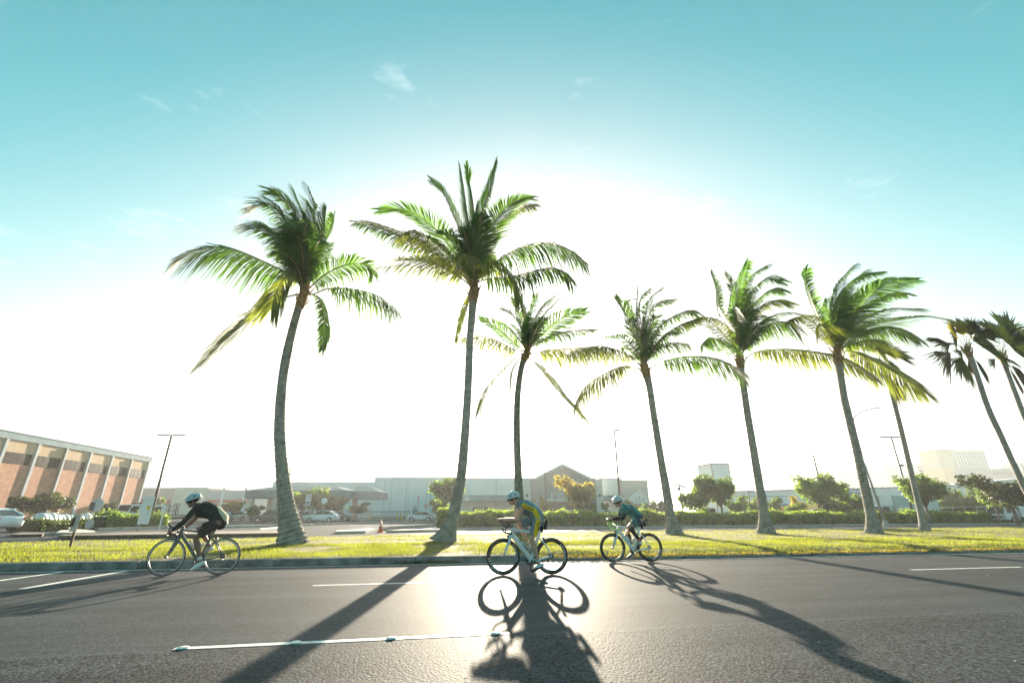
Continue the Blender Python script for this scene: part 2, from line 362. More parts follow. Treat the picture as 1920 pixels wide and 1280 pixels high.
g = blades(900, (-.45, 1.15), lambda x: (12.55, 12.64), (.03, .09), 'kerb_weeds', mat('weed_blades', (.03, .05, .012), rough=.7, var=.5, vscale=4, trans=(.1, .14, .02), tfac=.4), None, lean=1.3, zf=lambda x, y: 0); structure(tag(g, 'weeds growing in the gutter against the kerb', 'grass'), 'stuff')

# islands and kerbs beyond the median
def island(pix, h, m, name='traffic_island', z=0.0):
    poly = [onz(x, y, z) for x, y in pix]
    o = structure(MB().slab([(p.x, p.y) for p in poly], -.02, h).build(name, m)); return o
island([(108, 1011), (300, 1008), (440, 1006.5), (522, 1005), (540, 1002), (500, 999), (360, 1001), (140, 1004)], .17, M_SOILSHADE)  # dark soil colour also paints in the shade on the backlit kerb side
island([(18, 1007), (78, 1006), (82, 1003), (40, 1002)], .14, M_SOILSHADE)
island([(104, 1003), (178, 1004), (176, 999), (150, 996), (112, 998)], .15, M_CONCL)
island([(488, 997), (536, 993), (536, 989), (486, 994)], .15, M_CONCL)
island([(628, 1000.5), (685, 999.5), (700, 997), (712, 994), (690, 993.5), (664, 996.5), (632, 998)], .15, M_CONCL)
island([(724, 998.5), (770, 997.5), (850, 996), (850, 994), (760, 995.5)], .15, M_CONCL)
def kerb_run(pix, name='lot_kerb'):
    pts = [onz(x, y) for x, y in pix]; vs = []; fs = []
    for i, p in enumerate(pts):
        t = (pts[min(i+1, len(pts)-1)]-pts[max(0, i-1)]).normalized(); n = Vector((-t.y, t.x, 0))*.16
        vs += [(p.x-n.x, p.y-n.y, -.02), (p.x-n.x, p.y-n.y, .16), (p.x+n.x, p.y+n.y, .16), (p.x+n.x, p.y+n.y, -.02)]
    for i in range(len(pts)-1):
        for a in range(3): fs.append((i*4+a, i*4+a+1, i*4+a+5, i*4+a+4))
    structure(MB().add(vs, fs).build(name, M_CONCL))
kerb_run([(180, 994), (300, 990), (420, 989), (520, 987), (600, 984), (700, 980.5), (760, 979), (830, 977)])
kerb_run([(690, 997), (730, 990), (815, 985.5)])
kerb_run([(820, 993.2), (960, 991.2), (1200, 989), (1440, 986.5), (1700, 984.3), (1920, 982.3), (2100, 981)])
# ------------------------------------------------------------------ palms
M_TRUNK = mat('palm_bark', (.28, .25, .215), rough=.95, var=.38, vscale=5, bump=.9, bscale=26, detail=8)
M_TRUNK2 = mat('fan_palm_bark', (.27, .25, .225), rough=.9, var=.2, vscale=3, bump=.4, bscale=22, detail=8)
M_BOOT = mat('leaf_base_fibre', (.34, .20, .07), rough=.85, var=.4, vscale=6, bump=.6, bscale=30, trans=(.45, .25, .05), tfac=.25)
M_RACH = mat('frond_stalk', (.30, .24, .06), rough=.6, var=.3, vscale=2, trans=(.4, .3, .05), tfac=.2)
M_LEAF = mat('frond_green', (.03, .08, .018), rough=.55, spec=.12, var=.35, vscale=1.1, trans=(.17, .34, .04), tfac=.42, rnd=.5)
M_LEAFY = mat('frond_yellowing', (.07, .115, .02), rough=.55, spec=.12, var=.45, vscale=1.6, trans=(.32, .38, .035), tfac=.42, rnd=.5)
M_DEAD = mat('frond_dead', (.20, .15, .10), rough=.8, var=.3, vscale=3, trans=(.2, .14, .08), tfac=.3)
def crom(pts, n):
    P = [Vector(p) for p in pts]; P = [P[0]*2-P[1]]+P+[P[-1]*2-P[-2]]; out = []
    segs = len(P)-3
    for i in range(n+1):
        u = i/n*segs; k = min(int(u), segs-1); t = u-k; a, b, c, d = P[k:k+4]
        out.append(.5*((2*b)+(c-a)*t+(2*a-5*b+4*c-d)*t*t+(3*b-a-3*c+d)*t**3))
    return out
def frond(pts, parent, leaf=1.3, roll=0, droop=.45, m=None, vee=.25, spread=1.0, wind=(0, 0, 0), bare=.16, dens=31):
    """one feather leaf: stalk plus leaflets either side"""
    C = crom(pts, 26); n = len(C)-1
    L = [0]
    for a, b in zip(C, C[1:]): L.append(L[-1]+(b-a).length)
    tot = L[-1]; mb = MB()
    mb.tube(C, [max(.006, .038*(1-i/n)**.8) for i in range(n+1)], sides=5, m=0)
    wind = Vector(wind); q = bare*tot; lens = leaf*min(1.15, max(.55, tot/3.8)); k = 0; i = 0; S0 = None
    while q < tot*.995:
        while i < n-1 and L[i+1] < q: i += 1
        f = (q-L[i])/max(1e-6, L[i+1]-L[i]); p = C[i].lerp(C[i+1], f); T = (C[min(i+2, n)]-C[max(i-1, 0)]).normalized()
        up = Vector((0, 0, 1))-T*T.z
        if up.length < .25: up = S0 if S0 is not None else Vector((-T.z, .3, T.x))
        up.normalize(); S0 = up
        cr_, sr = math.cos(roll), math.sin(roll); S = T.cross(up).normalized(); Nn = S.cross(T)
        S, Nn = S*cr_+Nn*sr, Nn*cr_-S*sr
        t = q/tot; tt = (t-bare)/(1-bare)
        ln = lens*(.52+.48*min(1, tt/.22))*(1-.62*max(0, (tt-.45)/.55)**1.4)
        a = R(68-40*tt)
        for s in (-1, 1):
            aa = (a+random.gauss(0, .07))*spread; l = ln*random.uniform(.82, 1.1)
            if random.random() < .03: continue
            d = (T*math.cos(aa)+(S*s*math.cos(vee)+Nn*math.sin(vee))*math.sin(aa)).normalized()
            g = droop*random.uniform(.75, 1.3)
            p1 = p+d*(l*.5)+Vector((0, 0, -g*l*.22))+wind*(l*.2); p2 = p+d*(l*.93)+Vector((0, 0, -g*l*.85))+wind*(l*.75)
            W = (T-d*T.dot(d)); W = W.normalized() if W.length > 1e-4 else Nn
            w0 = .0215*(.8+.4*random.random()); w1 = w0*1.15
            mb.add([p-W*w0*.6, p+W*w0*.6, p1+W*w1, p1-W*w1, p2], [(0, 1, 2, 3), (3, 2, 4)], 1)
        q += 1/dens*random.uniform(.85, 1.15)
    mb.shift(parent.location)
    o = mb.build('frond', [M_RACH, m or M_LEAF], parent)
    return o
def trunk(path, rad, parent, m, ringstep=.14, ringamp=.16, sides=16, lump=.03):
    C = crom(path, 160); tot = sum((b-a).length for a, b in zip(C, C[1:])); n = int(tot/(ringstep/3)); C = crom(path, n)
    mb = MB(); vs = []; l = 0; ox, oy = random.random()*50, random.random()*50
    def rr(t):
        for (a, ra), (b, rb) in zip(rad, rad[1:]):
            if t <= b: return ra+(rb-ra)*((t-a)/(b-a))
        return rad[-1][1]
    for i, p in enumerate(C):
        t = i/n; ph = (i % 3)/3; T = (C[min(i+1, n)]-C[max(i-1, 0)]).normalized(); X = Vector((1, 0, 0))-T*T.x; X.normalize(); Y = T.cross(X)
        for k in range(sides):
            q = 2*math.pi*k/sides; dirv = X*math.cos(q)+Y*math.sin(q)
            nn = noise.noise(Vector((math.cos(q)*1.2+ox, math.sin(q)*1.2+oy, t*tot*1.1)))*lump*2+noise.noise(Vector((math.cos(q)*3+ox, math.sin(q)*3, t*tot*7)))*lump
            r = rr(t)*(.66+.22*max(0, 1-t/.13))*(1+ringamp*(.5-ph)*(1+.6*noise.noise(Vector((i*.4, k*.7, ox))))+nn)
            if t < .06: r *= 1+.16*(1-t/.06)*(.5+.5*noise.noise(Vector((math.cos(q)*2, math.sin(q)*2, oy))))
            vs.append(p+dirv*r)
    fs = [(i*sides+k, i*sides+(k+1) % sides, (i+1)*sides+(k+1) % sides, (i+1)*sides+k) for i in range(n) for k in range(sides)]
    mb.add(vs, fs); mb.shift(parent.location)
    return mb.build('trunk', m, parent, smooth=False)
def boots(parent, C0, C1, r, n=9):
    """old leaf bases and fibre where the stalks leave the trunk"""
    ax = (C1-C0); T = ax.normalized(); X = T.orthogonal().normalized(); Y = T.cross(X); mb = MB()
    mb.tube([C0-T*.12, C0+ax*.35, C0+ax*.8, C1+T*.25], [r*1.02, r*1.25, r*.85, r*.3], sides=10)
    for k in range(n):
        q = 2.4*k; d = X*math.cos(q)+Y*math.sin(q); p = C0+ax*(k/n)*.9
        mb.tube([p+d*r*.7, p+d*r*1.35+T*.16, p+d*r*1.9+T*.42], [.07, .055, .03], [.05, .03, .02], sides=5)
    mb.shift(parent.location); mb.build('leaf_bases', M_BOOT, parent, smooth=True)

def coconut(label, base, tpath, rad, fr, crown_dy=0, wind=(0, 0, 0), fill=1.0, group='coconut palms along the median'):
    """base: pixel of the foot; tpath: sight points up the trunk; fr: fronds as (points, dY at the tip, options)"""
    b = onz(base[0], base[1], .15); t = thing('coconut_palm', label, 'palm tree', (b.x, b.y, lawn_z(b.x, b.y)-.04), group=group)
    n = len(tpath); pts = [Vector(t.location)]
    for i, (x, y) in enumerate(tpath): pts.append(ony(x, y, b.y+crown_dy*(i+1)/n))
    trunk(pts, rad, t, M_TRUNK)
    md = MB(); nm_ = 22; vs_ = [(0, 0, .10)]; sd_ = random.uniform(0, 9)
    for rr_, zz in ((.42, .09), (.85, .025)):
        for k in range(nm_): q = 2*math.pi*k/nm_; f_ = 1+.45*noise.noise(Vector((math.cos(q)*1.3+sd_, math.sin(q)*1.3, rr_))); vs_.append((math.cos(q)*rr_*f_*1.3, math.sin(q)*rr_*f_, zz))
    fs_ = [(0, 1+k, 1+(k+1) % nm_) for k in range(nm_)]+[(1+k, 1+nm_+k, 1+nm_+(k+1) % nm_, 1+(k+1) % nm_) for k in range(nm_)]
    md.add(vs_, fs_).build('root_mound', mat('root_soil', (.14, .09, .05), rough=.95, var=.45, vscale=5, bump=.8, bscale=30), t, True)
    top = pts[-1]; d = (pts[-1]-pts[-2]).normalized()
    boots(t, top-d*.25, top+d*.75, rad[-1][1]*.7)
    Yc = b.y+crown_dy
    for f in fr:
        px, dy = f[0], f[1]; o = dict(f[2]) if len(f) > 2 else {}
        m = {'y': M_LEAFY, 'd': M_DEAD}.get(o.pop('c', ''), M_LEAF)
        P = [top+d*.3]; k = len(px)
        for i, (x, y) in enumerate(px):
            u = (i+1)/k; P.append(ony(x, y, Yc+dy*(u**1.15)))
        frond(P, t, m=m, wind=wind, **o)
    ht = t.location.z
    for k in range(2):                                      # inner fronds that close the crown
        a = k*2.4+b.x; el = R(random.uniform(48, 80)); ln = random.uniform(2.3, 3.1)*fill; h_ = Vector((math.cos(a), math.sin(a), 0)); o_ = top+d*.3
        p1 = o_+(h_*math.cos(el)+Vector((0, 0, math.sin(el))))*ln*.5; p2 = p1+(h_*math.cos(el*.8)+Vector((0, 0, math.sin(el*.8))))*ln*.35; p3 = p2+(h_+Vector((0, 0, .1)))*ln*.2
        w_ = Vector(wind)*ln*.55; frond([o_, p1+w_*.2, p2+w_*.6, p3+w_], t, m=M_LEAF, droop=.45, wind=wind)
    return t
H = dict(droop=1.1, vee=.05)                                # hanging leaflets
RL = dict(roll=R(65), droop=.15, vee=.15)                   # blade turned to the road
RR = dict(roll=R(-65), droop=.15, vee=.15)
U = dict(spread=.8, droop=.35)                              # young upright fronds
coconut('tall coconut palm with S-curved trunk standing between the black-clad cyclist and the yellow-striped one', (548, 1023),
    [(538, 950), (529, 880), (524, 800), (527, 740), (533, 690), (543, 640), (556, 590), (566, 562)],
    [(0, .56), (.05, .47), (.12, .40), (.22, .325), (.4, .26), (.7, .235), (.9, .205), (1, .225)], [
    ([(552, 520), (522, 503), (436, 466), (380, 465), (334, 480)], -1.2, H), ([(553, 512), (535, 520), (518, 548), (508, 580)], -1.2, dict(c='y', **H)),
    ([(540, 556), (508, 570), (436, 625), (375, 686)], -.4, dict(c='y', droop=.75, leaf=.95)), ([(556, 490), (530, 455), (495, 428), (459, 424)], -.9, dict(droop=.6)),
    ([(560, 470), (535, 415), (505, 384), (470, 392)], -.7, dict(droop=.5)), ([(563, 450), (552, 400), (532, 372), (506, 358)], -.4, dict(droop=.4)),
    ([(570, 460), (568, 410), (551, 356)], .3, U), ([(577, 470), (590, 400), (577, 350)], .6, U), ([(585, 480), (604, 430), (612, 390)], -.2, dict(c='y', **U)),
    ([(590, 490), (612, 446), (626, 402)], .8, U), ([(592, 500), (607, 470), (620, 455)], 1.6, {}),
    ([(583, 537), (615, 511), (656, 495), (690, 497), (700, 514)], .6, dict(roll=R(40), droop=.5)), ([(585, 552), (617, 541), (662, 542), (709, 554), (746, 580)], 0, dict(bare=.26, **H)),
    ([(588, 553), (600, 562), (609, 610), (604, 657)], -.8, dict(droop=.5, leaf=.7)),
    ([(560, 480), (548, 440), (542, 425)], -2.2, dict(droop=.5)), ([(568, 470), (572, 430), (578, 415)], -2.2, dict(droop=.5)), ([(578, 490), (596, 455), (604, 450)], -2.0, dict(droop=.6)),
    ([(556, 500), (535, 460), (520, 440)], 1.6, dict(droop=.5)), ([(566, 480), (560, 430), (545, 400)], 1.8, {}), ([(578, 480), (588, 440), (590, 420)], 1.8, {}), ([(560, 505), (540, 480), (523, 470)], -2, dict(droop=.7))], .3, (-.25, 0, 0))
coconut('tallest coconut palm with straight pale trunk, growing left of the yellow-striped cyclist', (832, 1019),
    [(846, 980), (858, 930), (866, 880), (873, 800), (878, 720), (881, 640), (885, 590), (888, 552)],
    [(0, .58), (.05, .46), (.13, .33), (.25, .285), (.5, .235), (.8, .215), (.92, .245), (1, .27)], [
    ([(850, 500), (790, 462), (737, 438), (700, 424), (667, 417)], .8, dict(droop=.55)), ([(868, 500), (843, 461), (805, 419), (758, 393), (711, 394)], -.6, RL),
    ([(868, 512), (838, 475), (805, 447), (772, 433), (744, 445)], -1.4, dict(c='y', leaf=1.1, **H)), ([(855, 515), (815, 495), (770, 488), (719, 492)], -.5, dict(c='y', droop=.7)),
    ([(876, 470), (861, 430), (845, 392), (829, 358), (808, 338)], .3, dict(droop=.4)), ([(884, 450), (876, 400), (871, 360), (863, 311)], .2, U), ([(888, 450), (889, 400), (883, 355), (873, 311)], -.4, U),
    ([(893, 460), (906, 395), (920, 349), (932, 302)], .3, U), ([(898, 480), (918, 431), (946, 391), (974, 374), (998, 372)], -.2, RR), ([(902, 480), (935, 425), (970, 392), (1001, 386)], .8, dict(c='y', droop=.6)),
    ([(908, 510), (941, 483), (982, 463), (1022, 456), (1063, 467), (1098, 492)], -.6, dict(leaf=1.25, **H)), ([(900, 512), (920, 493), (942, 497), (965, 522), (974, 566)], -1.0, dict(c='y', leaf=1.1, **H)),
    ([(905, 525), (966, 517), (1022, 503), (1055, 510), (1072, 528)], .7, dict(leaf=1.1, **H)), ([(880, 555), (868, 590), (855, 640)], .5, dict(c='y', droop=.5, leaf=.6)),
    ([(886, 470), (888, 420), (893, 385)], -1.6, dict(roll=R(90), droop=.25)), ([(893, 470), (900, 420), (905, 400)], -2.0, dict(droop=.4)), ([(882, 480), (872, 440), (868, 425)], -1.6, dict(droop=.5)),
    ([(880, 490), (860, 455), (845, 440)], 1.6, {}), ([(895, 480), (912, 440), (920, 425)], 1.8, {}), ([(888, 500), (878, 478), (862, 475)], -2.2, dict(c='y', **H)), ([(896, 505), (915, 478), (930, 470)], 2, dict(c='y'))], .2, (.05, 0, 0))
coconut('coconut palm standing right behind the yellow-striped cyclist, its trunk lost in the low sun', (977, 1003),
    [(974, 950), (972, 900), (970, 850), (969, 800), (970, 750), (974, 710), (980, 680), (985, 668)],
    [(0, .50), (.05, .42), (.14, .34), (.4, .27), (.8, .23), (1, .25)], [
    ([(968, 646), (934, 617), (915, 604), (899, 597)], -.6, RL), ([(960, 653), (932, 638), (893, 627), (862, 632)], .4, dict(c='y', **H)), ([(970, 668), (943, 693), (915, 726), (895, 778)], -.4, dict(c='y', droop=.5)),
    ([(972, 675), (960, 700), (956, 752)], .3, dict(droop=.4, leaf=.6)), ([(996, 676), (1013, 689), (1046, 733), (1094, 783)], -.5, dict(c='y', droop=.65)), ([(1000, 664), (1024, 656), (1068, 653), (1112, 650), (1142, 660)], -.4, dict(c='y', **H)),
    ([(1000, 642), (1026, 617), (1057, 595), (1098, 582)], -.5, RR), ([(1000, 648), (1030, 632), (1070, 622), (1110, 618)], .5, dict(droop=.6)), ([(985, 620), (985, 568)], .2, U), ([(978, 620), (960, 590), (936, 577)], .4, {}),
    ([(982, 615), (970, 580), (958, 560)], -.5, {}), ([(990, 615), (1000, 575), (1003, 553)], .5, {}), ([(994, 620), (1015, 580), (1038, 556)], -.4, {}), ([(996, 625), (1025, 585), (1052, 556)], .8, {}),
    ([(984, 620), (982, 590), (984, 580)], -1.8, dict(roll=R(90))), ([(990, 625), (1000, 600), (1004, 594)], 1.8, {}), ([(976, 630), (960, 610), (950, 606)], 1.6, {}), ([(975, 640), (950, 612), (930, 600)], 1.0, {})], .2, (.15, 0, 0))
coconut('shorter coconut palm with trunk leaning away, just right of the teal-jersey cyclist', (1265, 1004),
    [(1256, 960), (1248, 910), (1239, 860), (1231, 810), (1224, 765), (1218, 725), (1211, 697)],
    [(0, .50), (.05, .42), (.14, .33), (.4, .28), (.8, .25), (1, .29)], [
    ([(1197, 680), (1172, 663), (1129, 648), (1095, 653), (1068, 660)], -.5, dict(c='y', **H)), ([(1195, 692), (1170, 686), (1129, 702), (1095, 727), (1081, 752)], -.4, dict(c='y', bare=.22, **H)), ([(1192, 658), (1164, 631), (1134, 631)], -.6, dict(droop=.7)),
    ([(1200, 640), (1185, 620), (1172, 584), (1154, 556)], -.3, dict(spread=.8)), ([(1202, 640), (1186, 590), (1174, 568), (1181, 561)], .5, dict(droop=.6)), ([(1206, 640), (1196, 598), (1195, 540)], .2, U), ([(1207, 635), (1200, 590), (1202, 560), (1216, 544)], -.5, dict(droop=.5)),
    ([(1208, 630), (1212, 580), (1224, 555), (1239, 541)], .4, dict(droop=.4)), ([(1210, 630), (1216, 595), (1230, 572), (1257, 563)], -.6, dict(droop=.5)), ([(1214, 650), (1222, 632), (1246, 602), (1285, 584), (1306, 588)], .2, dict(droop=.7)),
    ([(1216, 660), (1234, 641), (1265, 614), (1308, 597)], -.5, dict(droop=.8)), ([(1216, 665), (1235, 648), (1260, 641), (1290, 644)], -1.0, H), ([(1220, 690), (1240, 678), (1285, 668), (1334, 670), (1380, 690), (1397, 706)], -.7, dict(bare=.2, **H)),
    ([(1206, 630), (1204, 600), (1206, 590)], -2.0, dict(roll=R(90))), ([(1212, 640), (1228, 610), (1236, 600)], 1.6, {}), ([(1200, 650), (1180, 620), (1168, 610)], 1.4, {}), ([(1214, 640), (1226, 600), (1232, 590)], -1.6, {})], .3, (.25, 0, 0))
coconut('coconut palm with swept crown over the hedge, rooted in a bare patch of lawn', (1437, 1002),
    [(1432, 960), (1424, 910), (1414, 850), (1405, 795), (1397, 745), (1391, 705), (1388, 680)],
    [(0, .55), (.04, .47), (.14, .36), (.4, .29), (.8, .26), (1, .30)], [
    ([(1378, 650), (1364, 636), (1339, 609), (1309, 597), (1284, 606)], -.5, dict(c='y', droop=.8)), ([(1376, 660), (1348, 640), (1331, 632), (1318, 642)], -1.2, H), ([(1380, 640), (1372, 622), (1346, 583), (1342, 544), (1332, 510)], -.3, dict(roll=R(50), droop=.3)),
    ([(1382, 630), (1374, 597), (1376, 548), (1358, 512)], .2, dict(droop=.5)), ([(1384, 620), (1384, 570), (1390, 525), (1402, 488)], -.4, dict(roll=R(60))), ([(1386, 620), (1392, 560), (1408, 518), (1436, 498)], .3, dict(droop=.5)),
    ([(1388, 620), (1400, 565), (1432, 524), (1468, 527)], -.5, dict(droop=.5)), ([(1390, 625), (1408, 580), (1440, 545), (1468, 546)], .5, dict(droop=.6)), ([(1390, 630), (1417, 582), (1448, 567), (1482, 570)], -.9, dict(c='y', droop=.5)),
    ([(1396, 652), (1407, 626), (1446, 595), (1475, 585), (1501, 588)], -.4, dict(leaf=1.1, roll=R(-30), droop=.7)), ([(1397, 655), (1420, 620), (1460, 603), (1490, 612), (1511, 645)], -1.1, dict(leaf=1.1, **H)),
    ([(1396, 672), (1417, 660), (1446, 655), (1495, 655), (1560, 665), (1600, 682), (1640, 708)], -.8, dict(c='y', leaf=1.15, bare=.12, **H)),
    ([(1384, 620), (1380, 590), (1378, 575)], -2.2, dict(roll=R(80))), ([(1390, 620), (1400, 590), (1406, 580)], -2.0, {}), ([(1380, 630), (1362, 600), (1352, 590)], 1.6, {}), ([(1392, 625), (1412, 600), (1422, 592)], 1.8, {}), ([(1388, 610), (1396, 560), (1404, 540)], 1.5, {})], .3, (.4, 0, 0))
coconut('coconut palm with bushy windblown crown, beside the curved street lamp', (1640, 1002),
    [(1632, 960), (1621, 910), (1608, 850), (1596, 800), (1585, 755), (1577, 710), (1571, 672)],
    [(0, .50), (.05, .43), (.14, .36), (.4, .31), (.8, .26), (1, .30)], [
    ([(1555, 640), (1533, 597), (1518, 565), (1508, 529), (1514, 503)], -.3, dict(roll=R(70), droop=.1)), ([(1556, 640), (1527, 606), (1500, 594), (1478, 600)], -.5, dict(c='y', droop=.8)), ([(1566, 620), (1565, 583), (1574, 530), (1600, 497)], -.3, dict(droop=.5)),
    ([(1568, 615), (1576, 556), (1606, 520), (1650, 510)], -.6, dict(leaf=1.1, droop=.6)), ([(1574, 630), (1597, 600), (1617, 561), (1651, 536), (1688, 527), (1722, 524)], -.3, RR), ([(1578, 635), (1590, 620), (1629, 595), (1674, 579), (1726, 578)], .4, dict(droop=.5, roll=R(-30))),
    ([(1580, 640), (1597, 629), (1640, 608), (1685, 600), (1735, 594), (1782, 599)], -.4, dict(roll=R(-40), droop=.4)), ([(1580, 655), (1594, 638), (1629, 617), (1674, 614), (1720, 634)], -.9, dict(leaf=1.1, **H)),
    ([(1580, 660), (1597, 658), (1640, 678), (1680, 700), (1733, 735)], -.2, dict(c='y', **H)), ([(1580, 650), (1610, 640), (1640, 645), (1660, 663)], .6, dict(c='y', droop=.7)),
    ([(1568, 610), (1574, 570), (1582, 545)], -2.2, dict(roll=R(85), leaf=1.1)), ([(1572, 612), (1590, 570), (1604, 550)], -2.2, dict(leaf=1.1)), ([(1576, 618), (1604, 585), (1622, 572)], -1.9, dict(leaf=1.1)), ([(1562, 620), (1552, 585), (1550, 560)], 1.2, {}), ([(1574, 620), (1610, 560), (1640, 530)], 1.5, {}),
    ([(1578, 625), (1620, 575), (1665, 552), (1700, 552)], .6, dict(droop=.5)), ([(1560, 630), (1545, 610), (1535, 606)], -1.8, dict(c='y', **H)), ([(1570, 600), (1585, 545), (1620, 508)], .6, {})], .4, (.55, 0, 0))

# fan palms
def fan_leaf(parent, hub, tip, width, m, droop=.25, facing=None):
    """a pleated half-round blade on a stalk: hub is where the stalk leaves the trunk, tip the blade's far edge"""
    hub, tip = Vector(hub), Vector(tip); ax = tip-hub; L = ax.length; T = ax.normalized(); st = hub+ax*.42+Vector((0, 0, .05*L)); mb = MB()
    mb.tube([hub, hub+ax*.22+Vector((0, 0, .06*L)), st], [.025, .016, .012], sides=5, m=0)
    fc = Vector(facing) if facing is not None else Vector((random.uniform(-.25, .25), -1, random.uniform(.1, .5)))
    S = T.cross(fc); S = S.normalized() if S.length > .05 else T.orthogonal().normalized(); Nn = S.cross(T); n = 24; Rb = L*.64
    for k in range(n):
        a0 = (k/n-.5)*R(width); a1 = ((k+1)/n-.5)*R(width); am = (a0+a1)/2; rr = Rb*random.uniform(.88, 1.06)
        def P(a, r, f): return st+T*(math.cos(a)*r)+S*(math.sin(a)*r)+Nn*f+Vector((0, 0, -droop*r*r/Rb*(.6+.5*abs(math.sin(a)))))
        e = .03*Rb; q = random.uniform(.36, .5)
        mb.add([st, P(a0, rr*q, -e), P(am, rr*(q+.04), e), P(a1, rr*q, -e), P(am, rr, 0)+Vector((0, 0, -random.uniform(0, .14)*Rb))+S*random.uniform(-.03, .03)*Rb], [(0, 1, 2), (0, 2, 3), (1, 4, 2), (2, 4, 3)], 1)
    mb.shift(parent.location); mb.build('fan_leaf', [M_RACH, m], parent)
M_FAN = mat('fan_green', (.022, .045, .014), rough=.4, var=.35, vscale=1.5, trans=(.08, .13, .02), tfac=.2, rnd=.5)
M_FANY = mat('fan_yellowing', (.09, .11, .02), rough=.45, var=.35, vscale=1.5, trans=(.34, .32, .03), tfac=.45, rnd=.4)
def fan_palm(label, b, tpath, rad, leaves, dy=0):
    t = thing('fan_palm', label, 'palm tree', (b.x, b.y, .13), group='fan palms at the end of the row')
    pts = [Vector(t.location)]; n = len(tpath)
    for i, (x, y) in enumerate(tpath): pts.append(ony(x, y, b.y+dy*(i+1)/n))
    trunk(pts, rad, t, M_TRUNK2, ringstep=.16, ringamp=.02, sides=14, lump=.015); top = pts[-1]; d = (pts[-1]-pts[-2]).normalized()
    boots(t, top-d*.3, top+d*.2, rad[-1][1]*.55, 8)
    for x, y, ddy, wd, c in leaves:
        fan_leaf(t, top+d*.2, ony(x, y, top.y+ddy), wd, {'y': M_FANY, 'd': M_DEAD, 'g': M_FAN}[c])
fan_palm('slender fan palm whose small crown hides behind a bushy coconut palm', onz(1735, 995, .15),
    [(1722, 940), (1707, 880), (1692, 815), (1678, 760), (1665, 715), (1650, 684)], [(0, .34), (.05, .29), (.3, .24), (1, .17)],
    [(1702, 652, -.5, 120, 'g'), (1692, 748, .2, 50, 'd'), (1628, 640, .3, 120, 'g'), (1658, 632, -.6, 130, 'g'), (1612, 672, -.4, 120, 'g'), (1690, 690, .5, 110, 'g')], .3)
b8 = onz(1968, 1002, .15)
fan_palm('fan palm with dark leaves and pale dead skirt, leaning in from beyond the hedge end', b8,
    [(1940, 950), (1905, 880), (1878, 820), (1853, 765), (1836, 715), (1828, 690), (1815, 660)], [(0, .34), (.06, .27), (.3, .21), (.85, .17), (1, .24)],
    [(1775, 610, -.8, 110, 'y'), (1800, 600, -.3, 110, 'y'), (1818, 598, .5, 120, 'g'), (1850, 596, -.4, 110, 'g'), (1743, 642, -.2, 70, 'g'), (1744, 684, -.2, 60, 'g'), (1794, 702, -.6, 70, 'g'), (1853, 708, .2, 80, 'g'), (1860, 640, .5, 110, 'g'),
     (1790, 665, .9, 100, 'g'), (1845, 625, -.9, 130, 'g'), (1822, 700, .3, 40, 'd'), (1770, 640, .8, 110, 'g'), (1835, 612, .8, 120, 'g')], 0)
b9 = onz(2035, 1000, .15)
fan_palm('fan palm with dense black-green crown at the far end of the row', b9,
    [(2000, 930), (1960, 860), (1925, 790), (1905, 740), (1890, 700), (1880, 672)], [(0, .34), (.06, .27), (.3, .21), (.85, .17), (1, .24)],
    [(1850, 606, -.4, 110, 'g'), (1895, 604, -.5, 120, 'g'), (1925, 600, .4, 120, 'g'), (1940, 640, -.4, 120, 'g'), (1945, 665, .4, 110, 'g'), (1845, 640, .5, 110, 'g'), (1900, 680, -.8, 120, 'g'), (1925, 715, .2, 70, 'g'), (1850, 685, .3, 80, 'g'), (1916, 730, .2, 30, 'd'), (1870, 600, .8, 120, 'g'), (1910, 630, .9, 120, 'g')], 0)
# ------------------------------------------------------------------ bicycles and riders
# local frame: x forward, y to the rider's left, z up; rear wheel stands over the origin
M_BLK = plain('black_rubber', (.012, .012, .013), .75, var=.2, vscale=10)
M_CARB = plain('black_carbon', (.016, .017, .02), .35, var=.15, vscale=6, coat=.3)
M_ALU = plain('brushed_alloy', (.55, .55, .55), .3, metal=1, var=.1)
M_DKMET = plain('dark_metal', (.06, .06, .065), .4, metal=.8, var=.2)
M_WHITE = paint((.78, .79, .78), 'white_gloss')
M_GREYF = paint((.10, .11, .115), 'grey_frame_paint')
M_LIME = paint((.22, .55, .06), 'lime_tape')
M_BOTTLE = plain('bottle_plastic', (.70, .70, .68), .45, var=.1, trans=(.6, .6, .58), tfac=.25)
M_RED = paint((.5, .03, .025), 'red_paint')
def glyphs(parts, name, m, parent):
    """lettering: (character, size, matrix) joined into one flat mesh"""
    mb = MB()
    for ch, size, mtx in parts:
        c = bpy.data.curves.new('t', 'FONT'); c.body = ch; c.size = size; c.align_x = 'CENTER'; c.align_y = 'CENTER'; c.extrude = .0008; c.resolution_u = 2
        o = bpy.data.objects.new('t', c); COL.objects.link(o); me = bpy.data.meshes.new_from_object(o.evaluated_get(bpy.context.evaluated_depsgraph_get())); bpy.data.objects.remove(o)
        mb.add([mtx @ v.co for v in me.vertices], [tuple(p.vertices) for p in me.polygons]); bpy.data.meshes.remove(me)
    return structure(mb.build(name, m, parent), 'stuff')
